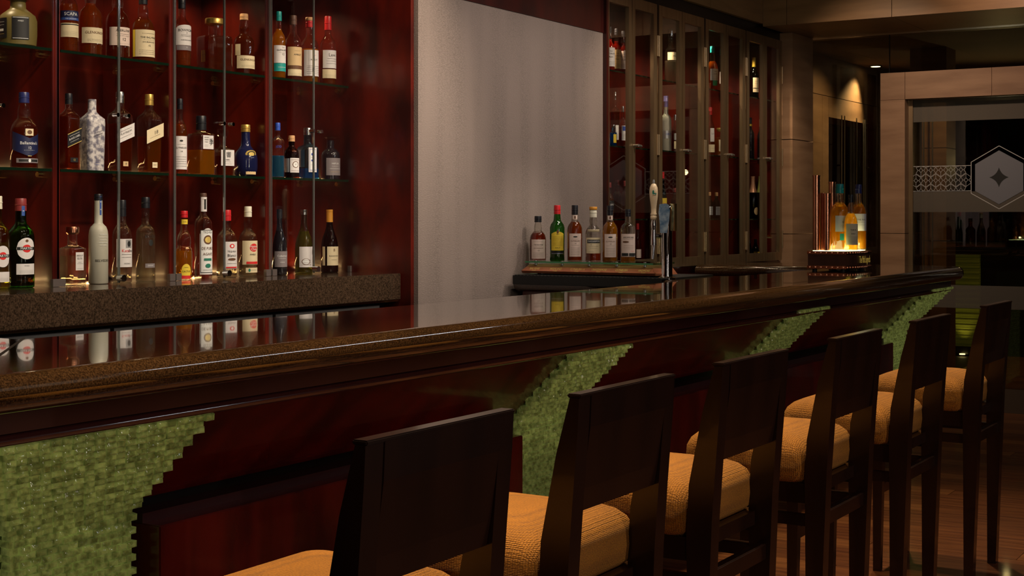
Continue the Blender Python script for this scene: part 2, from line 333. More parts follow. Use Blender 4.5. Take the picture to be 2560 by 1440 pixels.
# ------------------------------------------------------------------ room shell
fl = thing('floor', 'dark red brown wooden plank floor', None, (0, 0, 0), kind='structure')
MB().box(-3, 17, -3, 7, -.12, -.02).build('subfloor', flat('subfloor', (.02, .008, .004), .6), fl)
PL = []
x = 4.2; i = 0
while x < 15.3:
    wdt = .155; y = -.2 - (i % 3)*.45
    while y < 3.3:
        PL.append((x, y, min(y+1.5, 3.4))); y += 1.5
    x += wdt; i += 1
pl_mesh = {}
for k, (x, y0, y1) in enumerate(PL[:299]):
    m = k % 3; key = (m, round(y1-y0, 2))
    o = None
    if key not in pl_mesh:
        o = MB().box(0, .1533, 0, y1-y0-.003, -.02, 0).build('plank', plank_m[m], fl); pl_mesh[key] = o.data
    else:
        o = bpy.data.objects.new('plank', pl_mesh[key]); COL.objects.link(o); o.parent = fl
    o.location = (x, y0, random.uniform(-.0006, .0006))
far = MB()
for x in [-3+.155*j for j in range(46)]: far.box(x, x+.151, -3, 3.4, -.02, 0)
o = far.build('plank_rows', plank_m[1], fl); o['kind'] = 'stuff'
struct(MB().box(-3, 10.0, -3, 4.9, 3.2, 3.3).build('ceiling', ceilm))
struct(MB().box(-3.1, -3, -3, 5, 0, 3.2).build('wall_left', darkwall))
struct(MB().box(-3, 17, -3.1, -3, 0, 3.2).build('wall_front', darkwall))

# back wall: wallpaper block, timber surround, stone above the cabinets
wb = thing('wall_back', 'back wall of the bar', None, (5.5, 3.9, 0), kind='structure')
MB().box(5.475, 7.36, 3.93, 5.0, 0, 3.2).build('timber_block', mahog, wb, label='red mahogany pier beside the wallpaper')
MB().box(5.50, 7.36, 3.905, 3.935, 0, 2.486).build('wallpaper', wallp, wb, label='grey embossed reptile skin wallpaper')
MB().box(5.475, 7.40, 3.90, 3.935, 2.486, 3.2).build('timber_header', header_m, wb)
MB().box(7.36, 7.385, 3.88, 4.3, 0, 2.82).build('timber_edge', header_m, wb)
MB().box(7.385, 10.27, 3.93, 4.35, 2.75, 2.83).build('dark_header', black, wb)
MB().box(7.385, 10.27, 3.93, 4.35, 0, 1.08).build('cabinet_plinth', mahog, wb)
MB().box(7.385, 10.35, 4.35, 4.6, 0, 3.2).build('rear_wall', darkwall, wb)
for a, c in ((7.385, 8.9), (8.903, 9.85)):
    MB().box(a, c-.004, 3.90, 4.35, 2.83, 3.2).build('stone_slab', stoned, wb)
MB().box(2.2, 5.475, 4.72, 4.85, 0, 3.2).build('timber_wall', mahog, wb)
# pier at the end of the cabinets, beam over the glass
wp = thing('wall_right', 'tan stone pier beside the display cabinets', None, (10.5, 3.8, 0), kind='structure')
for a, c in ((0, .60), (.604, 1.285), (1.289, 2.00), (2.004, 2.81)):
    MB().box(10.27, 10.72, 3.83, 4.35, a, c-.002).build('stone_slab', stone, wp)
bmq = thing('ceiling_beam', 'deep stone beam above the glass wall', None, (10, 3, 2.8), kind='structure')
for k, (a, c) in enumerate(((3.72, 3.90), (2.95, 3.716), (1.9, 2.946), (.6, 1.896), (-1, .596))):
    MB().box(9.85, 10.9, a, c, 2.81, 3.4).build('stone_slab', stoned, bmq)

# ------------------------------------------------------------------ bar counter
def arc(cx, cy, r, a0, a1, n=7): return [(cx+r*cos(radians(a0+(a1-a0)*i/(n-1))), cy+r*sin(radians(a0+(a1-a0)*i/(n-1)))) for i in range(n)]
bar = thing('bar_counter', 'long polished dark granite bar counter with mahogany front and green glass columns', 'bar counter', (5, 2.6, 0))
poly = [(1.72, 2.25)] + arc(9.0, 2.50, .25, -90, 0, 8) + [(9.25, 3.88), (8.60, 3.88)] + arc(8.50, 3.03, .10, 0, -90, 6) + arc(7.03, 3.01, .08, -90, -180, 5) + [(6.95, 3.88), (6.32, 3.88)] + \
       arc(6.26, 2.99, .06, 0, -90, 4) + [(2.41, 2.93), (2.41, 3.85), (1.72, 3.85)]
bm = bmesh.new(); vb = [bm.verts.new((x, y, 1.02)) for x, y in poly]; f = bm.faces.new(vb)
r = bmesh.ops.extrude_face_region(bm, geom=[f]); tv = [e for e in r['geom'] if isinstance(e, bmesh.types.BMVert)]
for v_ in tv: v_.co.z = 1.10
bm.normal_update(); bmesh.ops.recalc_face_normals(bm, faces=bm.faces[:])
ed = [e for e in bm.edges if abs(e.verts[0].co.z-e.verts[1].co.z) < 1e-5]
bmesh.ops.bevel(bm, geom=ed, offset=.036, segments=5, affect='EDGES', profile=.5, clamp_overlap=True)
bmesh.ops.triangulate(bm, faces=[f for f in bm.faces if len(f.verts) > 4])
bm.verts.index_update(); mb = MB(); mb.add([p.co[:] for p in bm.verts], [[q.index for q in f.verts] for f in bm.faces]); bm.free()
ct = mb.build('countertop', granite, bar, smooth=True, sharp=50, label='polished brown granite top with bullnose edge')
wn = ct.modifiers.new('wn', 'WEIGHTED_NORMAL'); wn.mode = 'FACE_AREA'; wn.weight = 100; wn.keep_sharp = True
j = MB(); j.add([(1.76, 2.30, 1.1004), (1.766, 2.294, 1.1004), (2.416, 2.925, 1.1004), (2.41, 2.931, 1.1004)], [[0, 1, 2, 3]]).build('mitre_joint', flat('joint_filler', (.10, .06, .04), .5), bar)
sp = [(2.42, 9.19)]
MB().box(1.80, 9.15, 2.36, 2.42, .968, 1.022).build('fascia', purple, bar, label='dark purple-brown fascia under the nosing')
roll = MB(); roll.prism_x([(2.375+.016*cos(a), .953+.014*sin(a)) for a in [2*pi*i/10 for i in range(10)]], 1.85, 9.14)
roll.build('roll_moulding', flat('glossy_moulding', (.05, .012, .012), .16, coat=1), bar, smooth=True)
MB().box(1.85, 9.14, 2.385, 2.9, .94, 1.0).build('sub_top', barwood, bar)
MB().prism_x([(2.41, .95), (2.66, .70), (2.76, .70), (2.76, .95)], 1.9, 9.13).build('upper_panel', barwood, bar, label='inward sloping mahogany panel')
MB().box(1.95, 9.10, 2.73, 2.88, 0, .95).build('carcass', black, bar)
for a, c in ((2.555, 4.30), (4.765, 6.39), (6.85, 8.72)):
    MB().box(a, c, 2.60, 2.74, .08, .636, .003).build('lower_panel', mahog if a < 0 else barwood, bar)
    MB().box(a, c, 2.66, 2.74, .636, .66).build('ledge_bead', purple, bar)
MB().box(2.0, 9.10, 2.64, 2.74, 0, .08).build('plinth', black, bar)
for a, c in ((6.38, 6.90), (8.66, 9.20)):
    MB().box(a, c, 2.88, 3.86, 0, 1.02).build('arm_body', barwood, bar)
MB().box(1.80, 2.36, 2.88, 3.80, 0, 1.02).build('arm_body', barwood, bar)
MB().box(6.34, 6.36, 2.93, 3.88, .30, .985).build('service_panel', mahog, bar)

BW, BH = .0305, .0167
blk = None
def block(parent, x, y, z, side, org):
    """one hand-made glass block; side 0 faces the drinkers, 1 faces the end"""
    global blk
    if blk is None:
        m = MB(); w2, h2 = BW/2-.0006, BH/2-.0005
        m.add([(-w2, -.004, -h2), (w2, -.004, -h2), (w2, -.004, h2), (-w2, -.004, h2), (-w2*.62, -.0095, -h2*.35), (w2*.55, -.0085, -h2*.5), (w2*.7, -.0068, h2*.72), (-w2*.7, -.0075, h2*.7),
               (-w2, .02, -h2), (w2, .02, -h2), (w2, .02, h2), (-w2, .02, h2)],
              [[4, 5, 6, 7], [0, 1, 5, 4], [1, 2, 6, 5], [2, 3, 7, 6], [3, 0, 4, 7], [1, 0, 8, 9], [2, 1, 9, 10], [3, 2, 10, 11], [0, 3, 11, 8], [8, 11, 10, 9]])
        blk = m
    return (x, y, z, side)
def glass_column(label, x0, x1, ytop, ztop, singles, corner=False, zmin=.05):
    """stack of glass blocks, straight to knee height then stepping outward to the counter"""
    yk, zk = 2.65, .674
    org = ((x0+x1)/2, 2.7, 0)
    col = bpy.data.objects.new('glass_column', None); COL.objects.link(col); col.parent = bar
    col.location = (org[0]-5, org[1]-2.6, 0); ORG[col.name] = org; col['label'] = label
    def yf(z): return yk if z < zk else yk-(z-zk)*(yk-ytop)/(ztop-zk)
    n = int((ztop-zmin)/BH); cells = []
    for i in range(n):
        z = ztop-(i+.5)*BH; y = yf(z); off = yk-y
        a = x0-(off if corner else 0)
        k = int(round((x1-a)/BW)); shift = (i % 2)*.5*BW
        for q in range(k):
            xx = x1-(q+.5)*BW+(-shift if q < k-1 else -shift*.5)
            if xx-BW/2 < a-.001: continue
            cells.append((xx, y, z, 0))
        if corner or i % 1 == 0:
            yy = y+BW*.5
            m = 9 if corner else 3
            for q in range(m): cells.append((a, yy+q*BW+(shift if q else 0), z, 1))
    def verts(c):
        x, y, z, s = c; dy = random.uniform(-.0035, .0025); rx = random.uniform(-.001, .001); out = []
        for (a, b_, c_) in blk.v:
            if s == 0: out.append((x+a+rx, y+b_+dy, z+c_))
            else: out.append((x+b_+dy, y-a, z+c_))
        return out
    block(None, 0, 0, 0, 0, 0)
    core = MB()
    core.prism_x([(yk+.012, 0), (yk+.012, zk), (ytop+.014, ztop), (2.75, ztop), (2.75, 0)], x0+.012, x1-.008)
    if corner: core.prism_x([(yk+.012, 0), (yk+.012, ztop), (2.95, ztop), (2.95, 0)], x0-.0, x0+.05)
    co = core.build('core', gcore, None); co.parent = col
    for p in co.data.vertices: p.co.x -= org[0]; p.co.y -= org[1]
    cells.sort(key=lambda c: (c[3], -c[2]))
    one = {}
    rest = MB()
    for k, c in enumerate(cells):
        if k < singles:
            s = c[3]
            if s not in one:
                m = MB(); m.add([(a, b_, c_) if s == 0 else (b_, -a, c_) for a, b_, c_ in blk.v], blk.f)
                o = m.build('glass_block', gb); one[s] = o.data
            else: o = bpy.data.objects.new('glass_block', one[s]); COL.objects.link(o)
            o.parent = col
            o.location = (c[0]-org[0]+random.uniform(-.0008, .0008), c[1]-org[1]+random.uniform(-.0035, .002), c[2])
            o.rotation_euler = (random.uniform(-.13, .13), 0, random.uniform(-.10, .10))
        else: rest.add(verts(c), blk.f)
    ro = rest.build('block_courses', gb, None); ro.parent = col; ro['kind'] = 'stuff'
    for p in ro.data.vertices: p.co.x -= org[0]; p.co.y -= org[1]
    return col
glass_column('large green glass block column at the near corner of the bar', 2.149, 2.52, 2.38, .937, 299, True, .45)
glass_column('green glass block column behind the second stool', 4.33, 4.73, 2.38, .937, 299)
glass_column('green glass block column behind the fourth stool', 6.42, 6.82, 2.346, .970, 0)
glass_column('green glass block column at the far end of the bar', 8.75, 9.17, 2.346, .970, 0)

# ------------------------------------------------------------------ back bar
GY = 4.29
bb = thing('back_bar_cabinet', 'tall red mahogany back bar with glass shelves and glass doors', 'cabinet', (4, 4.5, 0))
bays = [(3.11, 3.673), (3.709, 4.278), (4.32, 4.871), (4.919, 5.475)]
edges = [3.075, 3.11, 3.673, 3.709, 4.278, 4.32, 4.871, 4.919]
for a, c in ((3.06, 3.11), (3.673, 3.709), (4.278, 4.32), (4.871, 4.919)):
    MB().box(a, c, 4.30, 4.70, 1.142, 2.95, .002).build('divider', mahog, bb)
MB().box(2.2, 3.06, 4.31, 4.70, 1.142, 2.95).build('side_panel', mahog, bb)
Z2, Z3 = 1.589, 2.044
for a, c in bays:
    MB().box(a, c, 4.69, 4.715, 1.142, 2.95).build('back_panel', mahog, bb)
    for z in (Z2, Z3):
        s = MB().box(a+.002, c-.002, 4.302, 4.68, z-.010, z).build('glass_shelf', shelfg, bb)
        MB().box(a+.002, c-.002, 4.2995, 4.302, z-.0102, z+.0002).build('shelf_edge', edgeg, s)
        for (x, y, dx) in ((a, 4.60, .022), (c, 4.60, -.022), (c, 4.36, -.022)):
            MB().tube((x, y, z-.021), (x+dx, y, z-.021), .010).build('shelf_stud', brass, bb, smooth=True)
    MB().box(a, c, 4.31, 4.71, 2.53, 2.56).build('bay_top', mahog, bb)
    mid = (a+c)/2
    for k, (p, q) in enumerate(((a-.018, mid-.003), (mid+.003, c+.018))):
        d = MB().box(p, q, GY-.003, GY+.003, 1.146, 2.95).build('glass_door', pane, bb)
        xe = p if k == 0 else q
        for e in (p, q):
            MB().box(e-.0010, e+.0010, GY-.0035, GY+.0035, 1.146, 2.95).build('polished_edge', flat('polished_glass_edge', (.30, .32, .30), .12, .7), d)
        MB().tube((mid+(-.028 if k == 0 else .028), GY-.028, 1.81), (mid+(-.028 if k == 0 else .028), GY-.002, 1.81), .0085).build('door_knob', chrome, d, smooth=True)
        MB().box(xe-(.0 if k == 0 else .030), xe+(.030 if k == 0 else 0), GY-.008, GY+.008, 1.143, 1.172).build('hinge_clip', flat('clip_metal', (.16, .13, .12), .3, .6), d)
    MB().tube((mid-.004, GY-.035, 1.165), (mid-.004, GY-.004, 1.165), .014).build('door_lock', chrome, bb, smooth=True)
# worktop
wt = thing('back_counter', 'speckled dark granite counter under the shelves of bottles', 'counter', (4, 4.3, 1.1))
MB().box(1.9, 5.472, 3.985, 4.72, 1.018, 1.142, .003).build('granite_slab', granite2, wt)
MB().box(1.9, 5.472, 4.00, 4.012, 1.008, 1.018).build('brass_strip', brass, wt)
fr = thing('bar_fridge', 'steel fronted fridge cabinets below the back counter', 'fridge', (4, 4.3, 0))
MB().box(1.95, 5.44, 4.06, 4.70, 0, 1.008).build('carcass', steel_d, fr)
for a, c in ((3.02, 3.70), (3.72, 4.60), (4.62, 5.35)):
    MB().box(a, c, 4.02, 4.06, .965, .995).build('top_rail', steel, fr)
    MB().box(a, c, 4.03, 4.06, .10, .955).build('door', black, fr)
MB().box(2.60, 3.0, 4.015, 4.06, .90, 1.0).build('corner_post', flat('grey_paint', (.22, .19, .17), .5), fr)

# ------------------------------------------------------------------ display cabinets on the right
nth = ['first', 'second', 'third', 'fourth']
for k in range(4):
    a = 7.39+.72*k; c = a+.69; yf_ = 3.915
    cb = thing('display_cabinet', 'bronze framed glass cabinet, %s one right of the wallpaper' % nth[k], 'cabinet', (a+.35, 4.1, 1.08), 'bronze framed display cabinets')
    MB().box(a-.012, a+.012, yf_+.02, 4.30, 1.08, 2.75).build('side_panel', mahog, cb)
    MB().box(c+.005, c+.018, yf_+.02, 4.30, 1.08, 2.75).build('side_panel', mahog, cb)
    MB().box(a, c, 4.28, 4.30, 1.08, 2.75).build('back_panel', mahog, cb)
    MB().box(a, c, yf_+.03, 4.28, 2.72, 2.75).build('top_panel', black, cb)
    MB().box(a, c, yf_+.02, 4.28, 1.08, 1.10).build('bottom_panel', mahog, cb)
    for z in (1.40, 1.84, 2.292):
        s = MB().box(a+.014, c, 3.955, 4.27, z-.009, z).build('glass_shelf', shelfg, cb)
        MB().box(a+.014, c, 3.953, 3.955, z-.009, z).build('shelf_edge', edgeg, s)
    mid = (a+c)/2
    for q, (p, e) in enumerate(((a, mid-.003), (mid+.003, c))):
        d = MB()
        sl, sr = (.048, .040) if q == 0 else (.040, .048)
        d.box(p, p+sl, yf_-.012, yf_+.012, 1.09, 2.745).box(e-sr, e, yf_-.012, yf_+.012, 1.09, 2.745)
        d.box(p+sl, e-sr, yf_-.012, yf_+.012, 2.68, 2.745).box(p+sl, e-sr, yf_-.012, yf_+.012, 1.09, 1.15)
        d = d.build('door', bronze, cb)
        MB().box(p+sl-.004, e-sr+.004, yf_-.002, yf_+.002, 1.145, 2.684).build('pane', pane, d)
        if q == 1: MB().tube((p+.018, yf_-.012, 1.845), (p+.018, yf_-.045, 1.845), .009).tube((p+.018, yf_-.045, 1.845), (p+.055, yf_-.045, 1.842), .008).build('handle', steel, d, smooth=True)
        xh = p-.004 if q == 0 else e+.004
        for z in (1.18, 1.80, 2.42): MB().tube((xh, yf_-.014, z), (xh, yf_-.014, z+.13), .007).build('hinge', bronze, d, smooth=True)

# ------------------------------------------------------------------ stone portal, glass wall, room beyond
GX = 10.72
door = thing('door_1', 'stone door surround with glass door', None, (10.5, 2.6, 0), kind='structure')
vL, vR_ = 10.5/R(2201), 10.5/R(2262)
for a, c in ((0, .62), (.624, 1.29), (1.294, 2.284)):
    MB().box(10.5, 10.95, vR_, vL, a, c).build('jamb_slab', stone, door)
MB().box(10.5, 10.95, vR_+.0, vL, 2.286, 2.486).build('lintel_slab', stone, door)
for a, c in ((vR_-.003, 2.42), (2.417, 1.55), (1.547, .60)):
    MB().box(10.5, 10.95, c, a, 2.286, 2.486).build('lintel_slab', stone, door)
MB().box(10.5, 10.95, .40, .60, 0, 2.284).build('jamb_slab', stone, door)
DX = 10.62
yl, yr = vR_, .62
MB().box(DX, DX+.012, yr, yl, .16, 2.284).build('glass_pane', wallg, door)
MB().box(DX-.015, DX+.03, yr, yl, 0, .17).build('bottom_rail', flat('bronze_kick', (.07, .045, .03), .5), door)
MB().box(DX-.02, DX+.03, yl-.03, yl, .0, 2.284).build('frame_post', bronze, door)
fm = flat('etched_film', (.10, .088, .075), .7); fmat = bpy.data.materials.new('frosted_band'); fmat.use_nodes = True; nt = fmat.node_tree
pb = nt.nodes['Principled BSDF']; pb.inputs['Base Color'].default_value = (.13, .11, .085, 1); pb.inputs['Roughness'].default_value = .7; pb.inputs['Alpha'].default_value = .6
for a, c in ((2.12, 2.284), (1.45, 1.60), (.746, .913)):
    MB().box(DX-.003, DX-.001, yr, yl-.03, a, c).build('frosted_band', fmat, door)
# etched pattern strip
etch = flat('etched_line', (.42, .40, .37), .6, emit=(.3, .29, .27), es=.05)
zlim = True; pat = MB(); yA, yB = 10.62/R(2278), 10.62/R(2428); z0, z1 = 1.605, 1.79
def seg(p, q, w_=.0022):
    if zlim: p, q = [(a, min(z1, max(z0, b_))) for a, b_ in (p, q)]
    if abs(p[0]-q[0])+abs(p[1]-q[1]) < 1e-4: return
    d = Vector((q[0]-p[0], q[1]-p[1])); n = Vector((-d.y, d.x)).normalized()*w_/2
    pat.add([(DX-.004, p[0]+n.x, p[1]+n.y), (DX-.004, q[0]+n.x, q[1]+n.y), (DX-.004, q[0]-n.x, q[1]-n.y), (DX-.004, p[0]-n.x, p[1]-n.y)], [[0, 1, 2, 3]])
ws = yA-yB; nx = 6; cw = ws/nx; ch = (z1-z0)/2
seg((yA, z0), (yB, z0), .004); seg((yA, z1), (yB, z1), .004); seg((yA, z0), (yA, z1), .004)
for r_ in range(3):
    for q in range(nx+1):
        cx = yA-cw*(q+(.5 if r_ % 2 else 0)); cz = z1-.03-r_*ch*.82
        if cx < yB+.02 or cx > yA-.01: continue
        s4 = [(cx, cz+.017), (cx+.014, cz), (cx, cz-.017), (cx-.014, cz)]
        for i in range(4): seg(s4[i], s4[(i+1) % 4])
        for sx in (-1, 1):
            seg((cx+sx*.014, cz), (cx+sx*cw*.30, cz)); seg((cx+sx*cw*.3, cz), (cx+sx*cw*.5, min(z1, cz+.022))); seg((cx+sx*cw*.3, cz), (cx+sx*cw*.5, max(z0, cz-.022)))
            seg((cx, min(z1, cz+.048)), (cx+sx*cw*.5, min(z1, cz+.022))); seg((cx, max(z0, cz-.048)), (cx+sx*cw*.5, max(z0, cz-.022)))
        seg((cx, cz+.017), (cx, min(z1, cz+.048))); seg((cx, cz-.017), (cx, max(z0, cz-.048)))
yc, zc = 10.62/R(2498), 1.70
def hexp(r_, k=.885): return [(yc+r_*k*sin(radians(60*i))/sin(radians(60))*.98, zc+r_*cos(radians(60*i))) for i in range(6)]
zlim = False; h = hexp(.228)
for i in range(6): seg(h[i], h[(i+1) % 6], .005)
pat.build('etched_pattern', etch, door)
hx = MB(); hp = hexp(.195)
hx.add([(DX-.006, y, z) for y, z in hp]+[(DX-.005, y, z) for y, z in hp], [[0, 1, 2, 3, 4, 5], [11, 10, 9, 8, 7, 6]]+[[i, (i+1) % 6, 6+(i+1) % 6, 6+i] for i in range(6)])
hx.build('hexagon_emblem', flat('grey_film', (.16, .165, .19), .6), door, label='grey hexagon emblem on the glass')
st = MB(); pts = []
for i in range(4):
    a0, a1 = radians(90*i), radians(90*(i+1))
    for t_ in [k/6 for k in range(6)]:
        # concave arc between the star tips
        p0 = Vector((cos(a0), sin(a0))); p1 = Vector((cos(a1), sin(a1))); c_ = (p0+p1)*.22
        q = p0*(1-t_)**2+c_*2*t_*(1-t_)+p1*t_**2; pts.append((yc+q.x*.068, zc+q.y*.072))
st.add([(DX-.007, y, z) for y, z in pts]+[(DX-.007, yc, zc)], [[i, (i+1) % 24, 24] for i in range(24)])
st.build('star_emblem', blackm, door)
# glass wall panes
gw = thing('window_1', 'frameless glass wall above and beside the door', None, (10.72, 3, 0), kind='structure')
MB().box(GX, GX+.012, vL, 3.83, 0, 2.80).build('glass_pane', wallg, gw)
MB().box(GX, GX+.012, vL-.0, 3.229, 2.486, 2.80).build('glass_pane', wallg, gw)
MB().box(GX, GX+.012, .4, vL-.004, 2.486, 2.80).build('glass_pane', wallg, gw)
MB().box(GX-.004, GX+.014, vL-.004, vL, 2.486, 2.80).build('seal', black, gw)
# beyond
bw = thing('wall_beyond', 'stone lobby wall beyond the glass', None, (12.5, 4.3, 0), kind='structure')
for a, c, z0, z1 in ((10.95, 12.28, 0, 2.503), (10.95, 15.5, 2.509, 3.0), (12.28, 12.45, 0, 2.503), (12.45, 14.3, 2.32, 2.503), (14.3, 15.5, 0, 2.503)):
    MB().box(a, c-.003, 4.30, 4.6, z0, z1).build('stone_slab', stone, bw)
MB().box(12.4, 14.4, 4.75, 4.8, 0, 2.5).build('dark_room', flat('dim_violet_wall', (.05, .035, .05), .8), bw)
for u in (12.72, 12.80, 13.15, 13.35, 13.40, 13.8): MB().tube((u, 4.27, 1.2), (u, 4.27, 2.35), .006).build('steel_rod', steel, bw, smooth=True)
struct(MB().box(10.95, 17, -3, 4.6, 2.86, 2.95).build('ceiling_lobby', ceilm))
struct(MB().box(16.9, 17, -3, 4.6, 0, 2.9).build('wall_lobby_end', flat('near_black_wall', (.012, .01, .012), .7)))
dl = thing('recessed_downlight', 'small bright recessed ceiling spotlight beyond the glass wall', 'ceiling light', (13.35, 4.15, 2.86))
MB().lathe([(.055, -.012), (.058, 0)], 13.35, 4.15, 2.86, 20).build('trim_ring', steel, dl, smooth=True)
MB().lathe([(.043, -.014), (.044, -.012)], 13.35, 4.15, 2.86, 20).build('lens', lamp_m, dl, smooth=True)
pr = thing('wall_lobby_pier', 'stone pier seen through the glass door', None, (12.2, 3.2, 0), kind='structure')
pa, pb_ = 12.2/R(2275), 12.2/R(2366)
for z0, z1 in ((0, 1.21), (1.216, 2.0), (2.006, 2.9)): MB().box(12.2, 12.5, pb_, pa, z0, z1).build('stone_slab', stone, pr)
for px in (2303, 2309, 2331): u = 12.05; MB().tube((u, u/R(px), .9), (u, u/R(px), 2.6), .007).build('steel_rod', steel, pr, smooth=True)
# second bar seen through the door
fb = thing('far_bar_counter', 'black bar counter with lit green glass panel seen through the glass door', 'bar counter', (15.2, 3.2, 0))
MB().box(15.0, 15.6, .5, 4.1, 1.05, 1.11, .01).build('countertop', black, fb)
MB().box(15.08, 15.6, .5, 3.99, 0, 1.05).build('body', black, fb)
lit = MB()
for i in range(34): lit.box(15.03-.006*(i % 2), 15.08, 15/R(2447), 15/R(2366), .08+i*.028, .105+i*.028)
lit.build('glass_slats', flat('green_slat_glass', (.28, .30, .05), .25, emit=(.10, .12, .015), es=.15), fb)['kind'] = 'stuff'
MB().box(15.0, 15.10, 15/R(2366), 15/R(2366)+.2, .08, 1.05).build('end_panel', flat('ochre_panel', (.30, .17, .03), .5), fb)
MB().box(14.97, 15.08, .5, 3.99, 0, .08).build('plinth', black, fb)
MB().lathe([(.03, 0), (.03, .01)], 14.93, 15/R(2410), 0.0, 12).build('floor_uplight', uplens, fb)
spot((14.90, 15/R(2410), .03), (15.1, 15/R(2410), .9), 6, 60, .8, .02, (1, .93, .45), 'uplight')
MB().box(16.0, 16.05, 16/R(2470), 16/R(2368), 1.0, 1.48).build('glow_panel', flat('mauve_panel', (.20, .16, .20), .6, emit=(.10, .08, .11), es=.25), fb)

# ------------------------------------------------------------------ bar stools
def rrect(x0, x1, y0, y1, r_, n=5):
    out = []
    for cx, cy, a in ((x1-r_, y1-r_, 0), (x0+r_, y1-r_, 90), (x0+r_, y0+r_, 180), (x1-r_, y0+r_, 270)):
        out += [(cx+r_*cos(radians(a+90*i/n)), cy+r_*sin(radians(a+90*i/n))) for i in range(n+1)]
    return out
def make_stool(loc, label):
    t = thing('bar_stool', label, 'bar stool', loc, 'wooden bar stools along the bar')
    x, y, _ = loc; x0, x1 = x-.212, x+.212
    # y offsets are absolute: back 1.30, front 1.76
    m = MB(); rings = []
    for z, ins in ((.655, .018), (.668, .004), (.70, 0), (.735, .002), (.757, .012), (.772, .028), (.783, .052), (.790, .085), (.794, .13)):
        rings.append([(a, b_, z) for a, b_ in rrect(x0-.006+ins, x1+.006-ins, 1.388+ins, 1.765-ins, .035)])
    n = len(rings[0]); vs = [p for r_ in rings for p in r_]; fs = [list(range(n))[::-1]]
    for j_ in range(len(rings)-1):
        for i in range(n): fs.append([j_*n+i, j_*n+(i+1) % n, (j_+1)*n+(i+1) % n, (j_+1)*n+i])
    fs.append([(len(rings)-1)*n+i for i in range(n)])
    m.add(vs, fs).build('seat', fab, t, smooth=True, sharp=60, label='golden brown woven cushion')
    rear = [(1.302, 1.06), (1.322, 1.06), (1.352, .95), (1.386, .78), (1.392, .66), (1.390, .45), (1.388, 0), (1.355, 0), (1.338, .45), (1.328, .70), (1.318, .84), (1.305, 1.0)]
    for a in (x0, x1-.045): MB().prism_x(rear, a, a+.045).build('leg', stoolw, t)
    bk = [(1.300, 1.063), (1.330, 1.063), (1.352, .95), (1.362, .85), (1.362, .835), (1.328, .835), (1.320, .88), (1.303, 1.0)]
    MB().prism_x(bk, x0+.047, x1-.047).build('backrest', stoolw, t)
    MB().box(x0, x1, 1.299, 1.328, 1.060, 1.068, .002).build('top_rail', stoolw, t)
    for a in (x0+.004, x1-.042):
        MB().add([(a, 1.70, .66), (a+.038, 1.70, .66), (a+.038, 1.745, .66), (a, 1.745, .66), (a+.006, 1.715, 0), (a+.032, 1.715, 0), (a+.032, 1.745, 0), (a+.006, 1.745, 0)],
                 [[0, 1, 2, 3], [7, 6, 5, 4], [4, 5, 1, 0], [5, 6, 2, 1], [6, 7, 3, 2], [7, 4, 0, 3]]).build('leg', stoolw, t)
    fm_ = MB().box(x0+.01, x0+.032, 1.38, 1.72, .60, .655).box(x1-.032, x1-.01, 1.38, 1.72, .60, .655).box(x0+.03, x1-.03, 1.375, 1.40, .62, .655).box(x0+.03, x1-.03, 1.71, 1.735, .60, .655)
    fm_.build('seat_frame', stoolw, t)
    MB().box(x0+.04, x1-.04, 1.345, 1.372, .535, .575, .002).build('stretcher', stoolw, t)
    for a in (x0+.012, x1-.034): MB().box(a, a+.022, 1.37, 1.72, .535, .568, .002).build('stretcher', stoolw, t)
    MB().box(x0+.03, x1-.03, 1.715, 1.74, .305, .345, .002).build('footrest', stoolw, t)
    return t
stool_lab = ['dark wooden bar stool nearest the camera, golden seat mostly cut off by the frame', 'dark wooden bar stool second from the camera with its golden seat in full light', 'dark wooden bar stool third from the camera, right of the green glass column',
             'dark wooden bar stool fourth from the camera with stretchers showing under the seat', 'dark wooden bar stool next to last, in front of the far green glass column', 'dark wooden bar stool furthest from the camera, standing on open floor']
us = [1.91, 2.57, 3.25, 4.04, 4.83, 5.78]
proto = make_stool((us[0], 1.5, 0), stool_lab[0])
for u, lb in zip(us[1:], stool_lab[1:]):
    c = proto.copy(); COL.objects.link(c); c.location = (u, 1.5, 0); c['label'] = lb
    for ch in proto.children:
        d = ch.copy(); COL.objects.link(d); d.parent = c

# ------------------------------------------------------------------ lettering
TXT = {}
def glyphs(s, size):
    key = s
    if key not in TXT:
        cu = bpy.data.curves.new('t', 'FONT'); cu.body = s; cu.size = 1; cu.resolution_u = 2; cu.align_x = 'CENTER'; cu.align_y = 'CENTER'
        o = bpy.data.objects.new('t', cu); COL.objects.link(o)
        dg = bpy.context.evaluated_depsgraph_get(); me = bpy.data.meshes.new_from_object(o.evaluated_get(dg))
        TXT[key] = ([(v.co.x, v.co.y) for v in me.vertices], [list(p.vertices) for p in me.polygons])
        bpy.data.objects.remove(o); bpy.data.curves.remove(cu); bpy.data.meshes.remove(me)
    v, f = TXT[key]; return [(a*size, b_*size) for a, b_ in v], f
def fitted(s, h, wmax):
    v, f = glyphs(s, h*1.38)
    if not v: return v, f
    wd = max(p[0] for p in v)-min(p[0] for p in v)
    k = wmax/wd if wd > wmax else 1
    return [(a*k, b_) for a, b_ in v], f
INK = {'k': blackm, 'w': whitem, 'g': goldm, 'r': redm, 'b': bluem, 'n': browni, 'e': greeni}
